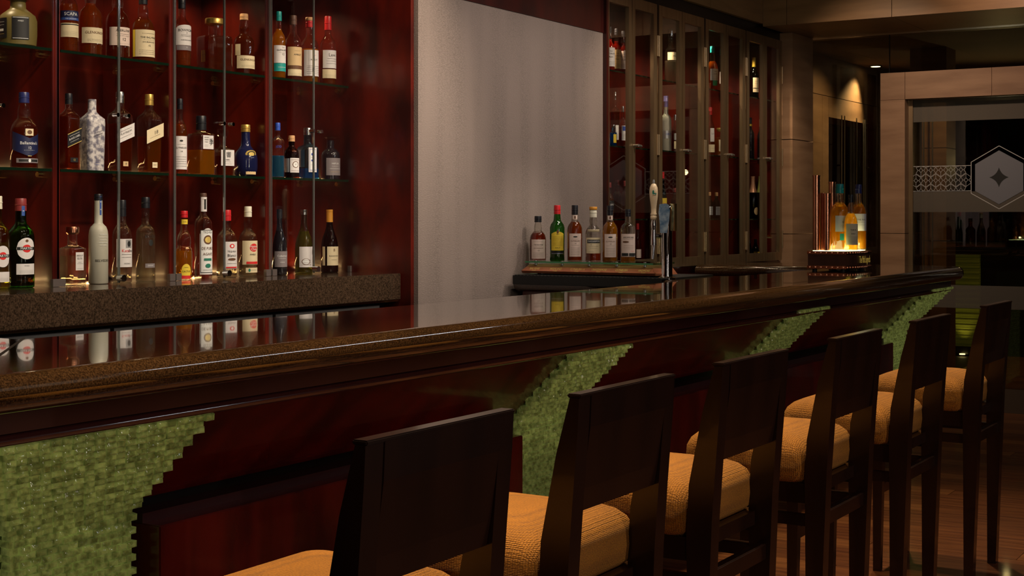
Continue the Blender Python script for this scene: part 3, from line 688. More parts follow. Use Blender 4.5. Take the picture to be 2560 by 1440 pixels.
def print_lines(mk, lines, wl, hl):
    """mk(s,z,lift) maps label coordinates to 3D; lines: (text, zfrac -1..1, height frac, ink, width frac[, xoff])"""
    inks = {}
    for li, ln in enumerate(lines):
        up = .0004+.00022*li
        s, zf, hf, ink, wf = ln[:5]; xo = ln[5]*wl if len(ln) > 5 else 0
        m = inks.setdefault(ink, MB())
        if s == '-':
            a = -wl*wf; z = zf*hl; hh = hf*hl*.27; x_ = a
            while x_ < wl*wf:
                ww = random.uniform(.03, .10)*wl; e = min(x_+ww, wl*wf)
                m.add([mk(x_+xo, z-hh, up), mk(e+xo, z-hh, up), mk(e+xo, z+hh, up), mk(x_+xo, z+hh, up)], [[0, 1, 2, 3]]); x_ = e+.035*wl
        elif s == '#':
            N_ = 12
            for i in range(N_):
                a0 = -wl*wf+2*wl*wf*i/N_; a1 = a0+2*wl*wf/N_
                m.add([mk(a0+xo, (zf-hf)*hl, up), mk(a1+xo, (zf-hf)*hl, up), mk(a1+xo, (zf+hf)*hl, up), mk(a0+xo, (zf+hf)*hl, up)], [[0, 1, 2, 3]])
        elif s == 'O':
            K = 12; vs = []
            for i in range(K+1):
                q = -1+2*i/K; hh = hf*hl*sqrt(max(0, 1-q*q)); vs += [mk(xo+wf*wl*q, zf*hl-hh, up), mk(xo+wf*wl*q, zf*hl+hh, up)]
            m.add(vs, [[2*i, 2*i+2, 2*i+3, 2*i+1] for i in range(K)])
        else:
            v, f = fitted(s, hf*hl, 2*wl*wf)
            m.add([mk(a+xo, zf*hl+b_, up+.0003) for a, b_ in v], f)
    return inks
def put_label(body, cx, cy, zb, r_, phi, flat_, zc, hl, wl, paper, lines, shear=0, shape='rect'):
    """hl, wl: half height and half width in metres; the label bends round the bottle"""
    if not flat_: wl = min(wl, r_*1.45)
    def mk(s, z, lift):
        z = zb+zc+z+shear*s
        if flat_: return (cx+(r_+lift)*cos(phi)-s*sin(phi), cy+(r_+lift)*sin(phi)+s*cos(phi), z)
        a = phi+s/r_; return (cx+(r_+lift)*cos(a), cy+(r_+lift)*sin(a), z)
    n = 12; m = MB(); vs = []
    for i in range(n+1):
        s = -wl+2*wl*i/n; q = s/wl
        if shape == 'oval': k = sqrt(max(0, 1-q*q)); lo, hi = -hl*k, hl*k
        elif shape == 'chevron': lo, hi = -hl+abs(q)*hl*.6-hl*.15, hl-(1-abs(q))*hl*.6
        elif shape == 'arch': lo, hi = -hl, hl*(.62+.38*sqrt(max(0, 1-q*q)))
        elif shape == 'horse': lo, hi = -hl, hl*(.75+.25*cos(q*pi/2))
        else: lo, hi = -hl, hl
        vs += [mk(s, lo, .0), mk(s, hi, .0)]
    for i in range(n): m.f.append([2*i, 2*i+2, 2*i+3, 2*i+1])
    m.v = vs
    if paper is None:        # printed straight on the glass
        for ink, mm in print_lines(mk, lines, wl, hl).items(): mm.build('lettering', INK[ink], body)
        return None
    lb = m.build('paper_label', PAPER[paper], body, smooth=True)
    for ink, mm in print_lines(mk, lines, wl, hl).items(): mm.build('lettering', INK[ink], lb)
    return lb

P = {'round': [(.90, 0), (1, .012), (1, .56), (.96, .60), (.84, .645), (.62, .685), (.45, .715), (.40, .76), (.40, .84), (.37, .95)],
     'bulb': [(.90, 0), (1, .012), (1, .50), (.95, .56), (.80, .61), (.55, .65), (.42, .68), (.46, .72), (.50, .76), (.45, .81), (.38, .85), (.36, .95)],
     'balv': [(.92, 0), (1, .012), (1, .47), (.97, .52), (.86, .58), (.64, .635), (.50, .66), (.46, .69), (.48, .73), (.44, .80), (.36, .84), (.36, .95)],
     'tall': [(.92, 0), (1, .01), (1, .62), (.95, .665), (.80, .70), (.52, .73), (.40, .75), (.38, .80), (.37, .95)],
     'vodka': [(.92, 0), (1, .01), (1, .54), (.95, .59), (.80, .635), (.56, .66), (.43, .68), (.42, .80), (.41, .97)],
     'wine': [(.90, 0), (1, .012), (1, .40), (.95, .47), (.80, .56), (.58, .64), (.42, .71), (.36, .78), (.35, .97)],
     'bord': [(.90, 0), (1, .012), (1, .56), (.95, .62), (.70, .68), (.46, .72), (.38, .76), (.36, .97)],
     'champ': [(.90, 0), (1, .012), (1, .42), (.92, .50), (.70, .62), (.46, .74), (.36, .84), (.36, .97)],
     'square': [(.95, 0), (1, .01), (1, .66), (.94, .695), (.55, .72), (.36, .745), (.34, .80), (.34, .95)],
     'sqlow': [(.95, 0), (1, .012), (1, .60), (.95, .635), (.60, .66), (.46, .69), (.44, .80), (.42, .9)],
     'deca': [(.94, 0), (1, .015), (1, .62), (.96, .66), (.60, .68), (.45, .70), (.42, .76), (.42, .9)],
     'jw': [(.88, 0), (.90, .01), (1, .66), (.96, .705), (.62, .76), (.42, .80), (.40, .86), (.40, .97)],
     'hib': [(.94, 0), (1, .02), (1, .50), (.94, .56), (.62, .60), (.42, .62), (.34, .66), (.34, .80)],
     'squat': [(.80, 0), (.95, .03), (1, .20), (1, .45), (.90, .54), (.62, .61), (.42, .66), (.40, .78), (.46, .80), (.46, .84)],
     'flag': [(.72, 0), (.90, .04), (1, .16), (1, .34), (.90, .46), (.62, .54), (.42, .60), (.38, .70), (.36, .88)],
     'double': [(.92, 0), (1, .012), (1, .38), (.92, .45), (.78, .475), (.80, .50), (.84, .56), (.76, .64), (.52, .69), (.42, .71), (.42, .97)],
     'gin': [(.90, 0), (1, .01), (1, .56), (.90, .64), (.60, .71), (.40, .74), (.40, .80), (.40, .92)],
     'green': [(.92, 0), (1, .012), (.96, .10), (1, .52), (1, .60), (.85, .66), (.62, .70), (.50, .73), (.42, .84), (.40, .97)]}
def pint(prof, z):
    for (r0, a), (r1, b_) in zip(prof, prof[1:]):
        if a <= z <= b_: return r0+(r1-r0)*(z-a)/(b_-a+1e-9)
    return prof[-1][0]
def bottle(px, ytop, wpx, x, y, zb, kind, glass, liq, fill, cap, labels, label, group, sq=0, phi=None, dphi=32, d=None, cat='bottle', H=None, capz=.86, capr=1.06, cork=None):
    d = d or dep(px, y)
    if H is None: H = CZ-(ytop-HY)/FPX*d-zb
    RR = wpx*d/FPX/2/(1 if not sq else 1.12)
    cam_a = math.atan2(-y, -x)
    if phi is None: phi = cam_a+radians(dphi)
    t = thing('bottle', label, cat, (x, y, zb), group)
    prof = P[kind]; hb = min(H*prof[-1][1], H*.985)
    pr_ = [(r_*RR, z*H) for r_, z in prof]
    opaque = glass in ('black', 'navy', 'marble', 'frost', 'olive')
    body = MB().lathe(pr_, x, y, zb, 28, sq, phi).build('glass_body', G[glass], t, smooth=True, sharp=50)
    if liq and not opaque:
        k = .925; lp = [(prof[1][0]*RR*k*.97, .022*H)]
        zs = sorted(set([z for _, z in prof if .03 < z < fill]+[fill]))
        for z in zs: lp.append((pint(prof, z)*RR*k-.0006, z*H))
        MB().lathe(lp, x, y, zb, 24, sq, phi).build('liquid', LQ[liq], t, smooth=True, sharp=50)
    # closure
    rn = pint(prof, min(capz, prof[-1][1]))*RR*capr
    if cap == 'crystal':
        MB().lathe([(rn*1.0, hb-.002), (rn*1.25, hb+.008), (RR*.62, hb+.014), (RR*.66, H-.006), (RR*.58, H)], x, y, zb, 10).build('stopper', CAPM['crystal'], t)
    elif cap:
        c = MB()
        z0 = capz*H
        if kind in ('champ', 'wine', 'bord'):
            zs = [z0/H+(prof[-1][1]-z0/H)*q/6 for q in range(7)]
            c.lathe([(pint(prof, z)*RR*1.05+.0004, z*H) for z in zs]+[(pint(prof, zs[-1])*RR*1.12, H-.008), (pint(prof, zs[-1])*RR*1.08, H)], x, y, zb, 20)
        elif kind in ('deca', 'sqlow'):
            c.lathe([(rn*1.02, hb-.03*H), (rn*1.35, hb), (rn*1.35, H-.003), (rn*1.28, H)], x, y, zb, 24)
        else:
            c.lathe([(rn*1.02, z0), (rn*1.03, z0+.002), (rn*1.0, z0+(H-z0)*.45), (rn*1.07, z0+(H-z0)*.47), (rn*1.07, z0+(H-z0)*.53), (rn, z0+(H-z0)*.55), (rn, H-.003), (rn*.93, H)], x, y, zb, 20)
        c.build('cap', CAPM[cap], t, smooth=True)
        if cork: MB().lathe([(rn*1.08, 0), (rn*1.12, .001), (rn*1.12, .014), (rn*1.05, .016)], x, y, zb+H-.012, 18).build('cork_top', CAPM[cork], t, smooth=True)
    for lb in labels:
        zc, hl, wf, paper, lines = lb[:5]; o = lb[5] if len(lb) > 5 else {}
        rr = pint(prof, zc)*RR+.0007
        if 'neck' in o: rr = RR*o['neck']
        if kind == 'jw': rr += RR*.02
        put_label(body, x, y, zb, rr, phi+radians(o.get('da', 0)), bool(sq) and not o.get('round'), zc*H, hl*H, wf*RR, paper, lines, o.get('shear', 0), o.get('shape', 'rect'))
    return t
fine = [('-', z/10, .03, 'k', .6) for z in (-8, -7, -6, -5)]
fine2 = [('-', z/10, .035, 'k', .7) for z in (-8, -6.6, -5.2, -3.8, -2.4)]
def AX(px, y): return R(px)*y
def row(group, zb, yy, items):
    for it in items:
        px, yt, wp_, kind, glass, liq, fill, cap, labels, lab = it[:10]; kw = it[10] if len(it) > 10 else {}
        kw = dict(kw); y = kw.pop('y', None)
        if y is None: y = yy+wp_*dep(px, yy)/FPX/2+.004
        bottle(px, yt, wp_, AX(px, y), y, zb, kind, glass, liq, fill, cap, labels, lab, group, **kw)

def balv(paper='cream', extra=()):
    return [(.27, .20, 1.3, paper, [('THE BALVENIE', .42, .15, 'k', .72), ('DOUBLEWOOD', .08, .10, 'k', .62), ('12', -.18, .14, 'k', .3), ('-', .72, .035, 'k', .5)]+fine2[:3]+[('-', .25, .03, 'k', .4)])]
# ---- top shelf
row('bottles on the top glass shelf', Z3, 4.315, [
 (45, -28, 92, 'squat', 'olive', None, 0, 'silver', [(.30, .17, .42, 'black', [('-', .6, .07, 'w', .6), ('-', .3, .07, 'w', .6), ('#', -.2, .12, 'w', .5), ('-', -.6, .07, 'g', .6)], {'da': -66}), (.30, .19, .46, 'black', [('ANEJO', .62, .12, 'w', .5), ('#', -.92, .02, 'w', .9), ('#', .92, .02, 'w', .9)])], 'squat olive glass bottle with black labels at the far left of the top shelf', {'dphi': 8, 'capz': .8, 'capr': 1.25}),
 (172, -62, 46, 'round', 'clear', 'amber', .62, 'black', [(.485, .045, 1.3, 'navy', [('SCAPA', 0, .95, 'w', .62)]), (.425, .018, 1.3, 'blue', [('THE ORCADIAN', 0, .8, 'w', .5)]), (.28, .09, 1.25, 'cream', [('#', .8, .08, 'k', .9)]+fine2)], 'whisky bottle with a dark blue band over a cream label, beside the first divider', {'dphi': 14}),
 (226, -46, 58, 'bulb', 'clear', 'amber', .70, 'brown', [(.26, .105, 1.35, 'cream', [('GLENKINCHIE', .35, .34, 'n', .75)]+fine)], 'round shouldered whisky bottle with a wide cream label low on its body, top shelf', {}),
 (294, -34, 58, 'bulb', 'clear', 'deep', .70, 'silver', [(.30, .125, 1.3, 'pink', [('ABERLOUR', .62, .26, 'k', .72), ('12', -.35, .34, 'k', .3), ('-', .25, .05, 'k', .5), ('-', .05, .05, 'k', .5)]+fine[:1])], 'dark amber whisky bottle with a pale pink label numbered 12, behind the door gap', {}),
 (358, -12, 56, 'balv', 'clear', 'amber', .62, 'black', balv('cream')+[(.27, .20, .16, 'yellow', [], {'da': -84})], 'black capped whisky bottle with tall cream and yellow label on the top shelf', {}),
 (455, -2, 44, 'round', 'clear', 'amber', .58, 'black', [(.46, .15, 1.3, 'white', [('BOWMORE', .45, .26, 'k', .75), ('&', .2, .12, 'k', .2), ('-', 0, .05, 'k', .5), ('-', -.12, .05, 'k', .5), ('-', -.5, .10, 'k', .5)], {'shape': 'arch'}), (.27, .035, 1.2, 'grey', [('12', .2, .5, 'w', .2)])], 'black capped whisky bottle with arched white label at the left end of its bay', {}),
 (536, 47, 80, 'deca', 'clear', 'deep', .64, 'gold', [(.28, .11, .35, 'gold', [('-', .2, .06, 'k', .5)], {'da': -70, 'round': 1})], 'square dark amber decanter with a round golden stopper on the top shelf', {'sq': .9, 'dphi': 26, 'capz': .7}),
 (610, 35, 52, 'bulb', 'clear', 'deep', .78, 'cork', [(.20, .105, 1.3, 'cream', [('GLENKINCHIE', .35, .34, 'n', .75)]+fine), (.40, .09, .30, 'cream', fine2, {'da': -68})], 'cork stoppered dark whisky bottle with a low cream label on the top shelf', {'capz': .90}),
 (697, 29, 34, 'round', 'clear', 'gold', .74, 'teal', [(.36, .13, 1.35, 'white', [('THE', .75, .12, 'k', .2, .1), ('GLENLIVET', .45, .20, 'k', .7), ('12', -.02, .24, 'k', .3, .1), ('-', .18, .04, 'k', .4)]), (.166, .060, 1.35, 'teal', [('-', 0, .2, 'w', .5)])], 'teal capped whisky bottle with a white and teal label on the top shelf', {}),
 (733, 39, 42, 'round', 'clear', 'deep', .55, 'brown', [(.34, .17, 1.3, 'tan', [('AMRUT', .3, .16, 'k', .7), ('-', .65, .03, 'k', .3), ('#', -.82, .16, 'n', .95)]), (.12, .05, 1.25, 'cream', fine2)], 'brown capped whisky bottle with a tan label between the teal capped and cork topped ones', {}),
 (774, 46, 44, 'round', 'clear', 'gold', .52, 'red', [(.30, .20, 1.25, 'white', [('AMRUT', .25, .13, 'k', .7), ('-', .6, .04, 'r', .2)]+fine2)], 'cork topped whisky bottle with a red collar and tall white label on the top shelf', {'cork': 'cork'}),
 (820, 41, 40, 'round', 'clear', 'amber', .50, 'red', [(.37, .13, 1.25, 'white', [('Lem', .45, .36, 'k', .6), ('-', .05, .08, 'k', .5), ('-', -.2, .05, 'k', .6), ('-', -.5, .05, 'k', .6)]), (.16, .065, 1.3, 'cream', fine2)], 'bright red capped whisky bottle at the right end of the top shelf', {'capz': .80}),
])
# ---- middle shelf
row('bottles on the middle glass shelf', Z2, 4.315, [
 (60, 231, 66, 'balv', 'clear', 'deep', .52, 'navy', [(.33, .155, 1.4, 'navy', [("Ballantine's", -.02, .26, 'w', .75), ('12', -.42, .22, 'w', .3), ('-', -.62, .03, 'w', .3), ('#', -1.1, .02, 'g', .1)], {'shape': 'chevron'}), (.47, .045, .32, 'cream', [('O', 0, .6, 'n', .6)]), (.10, .03, 1.0, 'grey', [('#', 0, .5, 'k', .8), ('O', 0, .8, 'w', .1)])], 'navy capped whisky bottle with a pointed navy label, far left of the middle shelf', {'dphi': 24}),
 (172, 234, 48, 'jw', 'clear', 'deep', .70, 'black', [(.42, .09, 1.0, 'black', [('BLACK LABEL', .05, .3, 'w', .8), ('-', .5, .12, 'w', .7), ('-', -.4, .1, 'w', .6), ('#', -.92, .05, 'g', 1), ('#', .92, .05, 'g', 1)], {'shear': .42}), (.13, .03, .55, 'brown' if 0 else 'black', [('12', 0, .9, 'g', .4)])], 'square dark whisky bottle with a slanted black label, beside the first divider', {'sq': .7, 'dphi': 40}),
 (230, 243, 58, 'jw', 'marble', None, 0, None, [(.44, .13, .62, None, [('WHITE WALKER', .35, .16, 'k', .8), ('-', .65, .06, 'k', .8), ('-', .1, .05, 'k', .7)], {'shear': .35}), (.10, .04, .5, None, [('-', .3, .2, 'b', .6), ('-', -.4, .2, 'b', .5)])], 'grey and white mottled sleeved bottle with a slanted print', {'sq': .7, 'dphi': 34}),
 (300, 230, 56, 'jw', 'clear', 'deep', .60, 'silver', [(.48, .085, 1.0, 'white', [('PLATINUM', .1, .3, 'k', .8), ('-', .55, .1, 'k', .7), ('-', -.4, .1, 'k', .7)], {'shear': .42}), (.10, .03, .3, 'tan', [('18', 0, .8, 'k', .6)])], 'silver capped square whisky bottle with a slanted white label behind the door gap', {'sq': .8, 'dphi': 36}),
 (373, 236, 56, 'jw', 'clear', 'amber', .46, 'gold', [(.50, .085, 1.0, 'cream', [('18', .1, .55, 'k', .4, .1), ('-', -.4, .1, 'k', .6)], {'shear': .42}), (.10, .035, .3, 'cream', [('-', 0, .3, 'k', .6)])], 'gold capped square whisky bottle with a slanted cream label, middle shelf', {'sq': .8, 'dphi': 36}),
 (450, 247, 34, 'round', 'clear', 'amber', .66, 'black', [(.28, .22, 1.2, 'white', [('O', .72, .06, 'k', .22), ('CLYNELISH', .3, .11, 'k', .75), ('14', .08, .1, 'k', .3), ('-', .5, .025, 'k', .5)]+fine2)], 'slim whisky bottle with a tall white label at the left end of the middle bay', {'dphi': 12}),
 (503, 290, 60, 'square', 'clear', 'gold', .42, 'black', [(.55, .115, .62, 'white', [('SUNTORY', .68, .18, 'k', .42, -.35), ('WHISKY', .35, .18, 'k', .40, -.35), ('TOKI', .02, .18, 'k', .3, -.4), ('季', .0, .75, 'k', .40, .55), ('-', -.4, .05, 'k', .3, -.4), ('-', -.6, .05, 'k', .3, -.4)], {'da': 0})], 'square golden whisky bottle with a thick black cap and a white brush lettered label', {'sq': .9, 'dphi': 40, 'capz': .76, 'capr': 1.35}),
 (557, 323, 50, 'hib', 'clear', 'deep', .42, 'crystal', [(.38, .17, .85, 'white', [('響', .35, .55, 'k', .4, .15), ('HIBIKI', -.25, .16, 'k', .6), ('-', -.5, .05, 'k', .5), ('-', -.75, .05, 'k', .6)])], 'low whisky decanter with a faceted clear glass stopper and white label', {'sq': .3}),
 (614, 312, 60, 'flag', 'navy', None, 0, 'gold', [(.43, .075, .55, 'gold', [('O', 0, .75, 'k', .7), ('O', 0, .5, 'g', .5)], {'shape': 'oval', 'round': 1}), (.075, .035, .5, 'tan', [])], 'glazed dark blue flagon with gold neck and crest at the right of the middle bay', {}),
 (694, 307, 34, 'tall', 'clear', 'bluel', .40, 'blue', [(.56, .045, .8, None, [('JOD', 0, .95, 'b', .7)])], 'pale blue spirit bottle with a blue cap at the left end of the right bay', {'dphi': 10}),
 (729, 339, 38, 'gin', 'brown', 'deep', .60, 'cork', [(.30, .17, .75, 'white', [('O', .1, .45, 'n', .62), ('O', .1, .36, 'w', .48), ('47', .1, .2, 'n', .4), ('-', .75, .08, 'n', .8), ('-', -.75, .08, 'n', .8)]), (.30, .16, .4, 'silver', fine2, {'da': -70})], 'dark brown apothecary bottle with a cork and ornate white label', {}),
 (769, 320, 52, 'vodka', 'blue', 'bluel', .2, 'silver', [(.37, .24, .50, 'white', [('#', 0, .85, 'b', .78), ('#', 0, .82, 'w', .72), ('O', .45, .11, 'b', .4), ('O', -.05, .09, 'b', .4), ('-', .2, .03, 'k', .5), ('-', -.4, .03, 'k', .5)]), (.40, .17, .45, 'silver', fine2, {'da': -72})], 'bright blue gin bottle with a framed white label in the right bay', {'sq': .5}),
 (826, 342, 48, 'gin', 'black', None, 0, 'crystal', [(.30, .20, 1.0, 'grey', [('HAPUSA', .35, .19, 'w', .7), ('-', .05, .05, 'w', .4), ('HIMALAYAN DRY GIN', -.25, .1, 'w', .7), ('-', -.6, .04, 'g', .5)])], 'black gin bottle with a clear stopper at the right end of the middle shelf', {}),
])
# ---- counter row
ZB = 1.1425
row('bottles on the back counter', ZB, 4.31, [
 (-8, 490, 62, 'round', 'yg', 'pale', .5, 'green' if 0 else 'white', [(.35, .115, .75, 'white', [('O', .05, .36, 'r', .45), ('#', .05, .14, 'k', .92), ('MARTINI', .05, .22, 'w', .86)], {'shape': 'oval'}), (.13, .055, .75, 'white', fine2)], 'pale green vermouth bottle cut by the left edge of the frame', {'dphi': 28}),
 (52, 496, 66, 'round', 'green', 'deep', .42, 'burg', [(.44, .12, .78, 'white', [('O', .0, .36, 'r', .45), ('#', .0, .14, 'k', .94), ('MARTINI', .0, .22, 'w', .88), ('O', .72, .12, 'n', .15)], {'shape': 'oval'}), (.21, .06, .78, 'white', [('ROSSO', .6, .22, 'k', .4)]+fine2), (.86, .055, .13, 'blue', [('-', 0, .3, 'w', .5)], {'neck': .43})], 'big green vermouth bottle with an oval white label at the left of the counter row', {'dphi': 26}),
 (181, 567, 60, 'sqlow', 'clear', 'pale', .5, 'copper', [(.41, .155, .46, 'white', [('ABSOLUT', .62, .18, 'k', .8), ('ELYX', .30, .22, 'k', .7), ('-', -.1, .05, 'k', .4), ('-', -.25, .05, 'k', .7), ('-', -.8, .05, 'k', .7)], {'da': 0})], 'low square clear spirit bottle with a copper stopper and white label', {'sq': .9, 'dphi': 40, 'capz': .8}),
 (246, 485, 48, 'vodka', 'frost', None, 0, 'black', [(.26, .05, 1.1, None, [('BELVEDERE', 0, .55, 'k', .8)]), (.47, .10, .7, None, [('-', .8, .1, 'w', .6), ('-', .5, .1, 'w', .7), ('-', .2, .1, 'w', .6), ('-', -.1, .1, 'w', .7), ('-', -.4, .1, 'w', .5)]), (.87, .105, .11, 'blue', [('-', .4, .2, 'w', .5), ('-', -.4, .2, 'w', .5)], {'neck': .435})], 'tall frosted white vodka bottle with a blue strip on its neck', {'capz': .93}),
 (305, 500, 48, 'round', 'clear', 'pale', .20, 'black', [(.36, .17, 1.15, 'white', [('Ketel', .15, .22, 'r', .4, -.1), ('One', .15, .18, 'k', .3, .35), ('-', -.1, .05, 'k', .5), ('-', -.3, .05, 'k', .5), ('VODKA', -.75, .1, 'k', .5)]), (.47, .05, .4, 'silver', [('O', 0, .7, 'k', .5)], {'da': 12})], 'black capped clear vodka bottle with a large white label behind the door gap', {'capz': .80}),
 (364, 493, 48, 'vodka', 'clear', 'pale', .58, 'black', [(.47, .10, .9, None, [('BELUGA', .62, .36, 'k', .7), ('O', -.1, .38, 'k', .28)]), (.19, .025, .6, 'brown' if 0 else 'grey', [('EXPORT', 0, .6, 'w', .7)])], 'clear vodka bottle with black print, last in its bay on the counter', {'capz': .87}),
 (460, 527, 42, 'double', 'clear', 'yellow', .42, 'red', [(.12, .11, .62, 'yellow', [('CACTUS', 0, .25, 'k', .8), ('#', -.75, .22, 'r', .9), ('-', .55, .08, 'k', .4)], {'shape': 'oval'}), (.84, .035, .45, 'yellow', [('CO.', 0, .6, 'k', .5)], {'neck': .44})], 'double bulb yellow tequila bottle with a red cap at the left of the middle bay', {'dphi': 16, 'capz': .90}),
 (508, 483, 44, 'tall', 'clear', None, 0, 'brown', [(.32, .27, .95, 'white', [('#', 0, .93, 'k', .93), ('#', 0, .90, 'w', .86), ('TEQUILA', .82, .10, 'k', .6), ('O', .50, .20, 'n', .55), ('O', .50, .13, 'g', .4), ('DE PURO', .12, .13, 'n', .75), ('AGAVE', -.12, .12, 'n', .6), ('#', -.35, .05, 'e', .5), ('O', -.62, .09, 'e', .35), ('-', -.8, .03, 'k', .6)], {'shape': 'horse'}), (.87, .085, .5, 'white', [('#', 0, .7, 'k', .25), ('-', .7, .1, 'n', .6)], {'neck': .41})], 'tall slim clear tequila bottle with an ornate white label', {'capz': .96}),
 (567, 525, 50, 'round', 'clear', 'pale', .55, 'red', [(.33, .20, .9, 'white', [('O', .68, .16, 'r', .32), ('O', .68, .09, 'w', .16), ('TEQUILA', .28, .13, 'k', .75), ('Blanco', -.02, .2, 'k', .7), ('O', -.3, .09, 'n', .5), ('-', -.6, .04, 'k', .6), ('#', -.9, .05, 'r', .7)])], 'red capped clear tequila bottle with a white label behind the door gap', {'capz': .84}),
 (620, 516, 46, 'bulb', 'clear', 'pale', .50, 'white', [(.34, .17, 1.2, 'cream', [('O', .42, .34, 'r', .42, .1), ('Havana', .52, .2, 'w', .6, .1), ('Club', .28, .2, 'w', .5, .1), ('ANEJO', -.15, .14, 'k', .6), ('#', -.85, .1, 'r', .6)]), (.09, .035, .8, 'cream', [('O', 0, .7, 'e', .15, -.5), ('-', 0, .2, 'e', .5)])], 'cream capped rum bottle with a red disc on its cream label', {'capz': .85}),
 (699, 523, 37, 'wine', 'black', None, 0, 'black', [(.24, .12, 1.15, 'grey', [('Cabernet', .4, .26, 'w', .7), ('-', .1, .06, 'w', .5), ('RESERVE', -.4, .12, 'w', .6)])], 'dark red wine bottle with a grey label at the left of the right bay', {'dphi': 24, 'capz': .86}),
 (760, 524, 45, 'wine', 'yg', 'wine', .66, 'silver', [(.26, .16, 1.1, 'white', [('O', -.45, .3, 'n', .45, -.3), ('O', -.45, .26, 'w', .38, -.3), ('-', -.3, .05, 'n', .5, -.2), ('-', -.55, .05, 'n', .5, -.2), ('-', -.75, .05, 'n', .5, -.2), ('I', .5, .5, 'k', .3, .5)])], 'yellow green white wine bottle with a white label behind the door gap', {'capz': .92}),
 (824, 524, 43, 'wine', 'brown', 'deep', .66, 'orange', [(.26, .15, .85, 'cream', [('BLACKSTONE', .0, .14, 'k', .7), ('B', .62, .3, 'n', .3), ('-', -.4, .05, 'k', .4)]), (.26, .15, .2, 'cream', [], {'da': -74})], 'orange foiled dark wine bottle at the right end of the counter row', {'capz': .80}),
])
# ---- display cabinets
V = 4.06
def cab(zb, items, grp): row(grp, zb, V, [it[:10]+((dict(it[10]) if len(it) > 10 else {}) | ({'y': V} if 'y' not in (it[10] if len(it) > 10 else {}) else {}),) for it in items])
talis = lambda p: [(.32, .21, 1.35, p, [('THE', .6, .12, 'k', .3), ('MACALLAN', .35, .14, 'k', .7), ('Rum', .0, .16, 'k', .4)]+fine2[:3])]
cab(2.2925, [
 (1525, 67, 24, 'bulb', 'clear', 'red', .72, 'black', talis('white'), 'ruby whisky bottle with a white label, left of three in the first cabinet', {'dphi': 14, 'y': 4.02}),
 (1541, 72, 24, 'bulb', 'clear', 'red', .72, 'black', talis('tan'), 'ruby whisky bottle with a tan label, middle of three in the first cabinet', {'dphi': 14, 'y': 4.05}),
 (1558, 78, 24, 'bulb', 'clear', 'red', .72, 'black', talis('pink'), 'ruby whisky bottle with a pale label, right of three in the first cabinet', {'dphi': 6, 'y': 4.02}),
 (1677, 72, 31, 'vodka', 'clear', 'pale', .42, 'silver', [(.50, .07, 1.1, 'cream', [('MILL', 0, .5, 'k', .5, .2)])], 'clear bottle with a cream band alone on the top shelf of the second cabinet', {}),
 (1781, 116, 28, 'balv', 'clear', 'amber', .66, 'teal', [(.36, .13, .95, 'white', [('THE', .5, .2, 'k', .3), ('GLEN', .1, .2, 'k', .6)]+fine[:2]), (.17, .06, .5, 'green', [])], 'green capped amber whisky bottle at the front of the third cabinet top shelf', {'y': 4.02}),
 (1803, 122, 20, 'balv', 'clear', 'deep', .66, 'teal', [(.36, .13, .95, 'white', fine2)], 'green capped whisky bottle half hidden by the third cabinet door stile', {'y': 4.08}),
 (1885, 144, 23, 'bord', 'dkgreen', 'deep', .5, 'yellow', [(.35, .17, .8, 'cream', [('-', .5, .06, 'k', .5), ('-', .2, .05, 'k', .5), ('#', -.45, .04, 'k', .9)])], 'dark wine bottle with a yellow capsule in the fourth cabinet', {'capz': .78}),
], 'bottles on the top cabinet shelves')
cab(1.8405, [
 (1538, 230, 20, 'square', 'clear', 'deep', .66, 'silver', [(.28, .13, .5, 'white', fine2)], 'tall amber flask on the middle shelf of the first cabinet', {'sq': .8, 'y': 4.12}),
 (1533, 312, 18, 'sqlow', 'blue', 'bluel', .6, 'silver', [(.35, .2, .5, 'yellow', []), ], 'small blue bottle in front of the amber flask', {'y': 4.0}),
 (1557, 266, 18, 'round', 'clear', 'deep', .5, 'silver', [(.35, .18, .9, 'white', [('#', .6, .3, 'b', .7)]+fine2)], 'silver topped dark bottle beside the amber flask', {'y': 4.03}),
 (1665, 240, 27, 'vodka', 'frost', None, 0, 'purple', [(.30, .07, 1.0, 'silver', [('GREY', .1, .5, 'b', .6)])], 'frosted vodka bottle with a violet cap in the second cabinet', {'y': 4.02, 'capz': .8}),
 (1688, 287, 18, 'round', 'clear', 'deep', .6, 'silver', [(.20, .10, .9, 'cream', fine2), (.42, .09, .9, 'silver', [])], 'small dark bottle beside the frosted vodka bottle', {'y': 4.05}),
 (1776, 268, 21, 'round', 'clear', 'amber', .60, 'red', [(.42, .14, .6, 'white', [('Lo', .2, .3, 'k', .6)]+fine[:2]), (.14, .08, 1.1, 'cream', [('-', 0, .1, 'k', .6)])], 'amber bottle with a red neck on the middle shelf of the third cabinet', {'y': 4.0, 'capz': .84}),
 (1797, 320, 20, 'sqlow', 'clear', 'gold', .6, 'gold', [(.38, .20, .6, 'cream', fine2)], 'squat square bottle with a golden top in the third cabinet', {'y': 4.03, 'sq': .8}),
 (1876, 294, 20, 'bord', 'black', None, 0, 'black', [(.82, .025, .4, 'yellow', [], {'neck': .41})], 'black wine bottle with a yellow neck ring in the fourth cabinet', {'y': 4.02, 'capz': .78}),
 (1901, 298, 16, 'bord', 'black', None, 0, 'rose', [], 'black wine bottle with a rose capsule behind the fourth cabinet stile', {'y': 4.08, 'capz': .82}),
], 'bottles on the middle cabinet shelves')
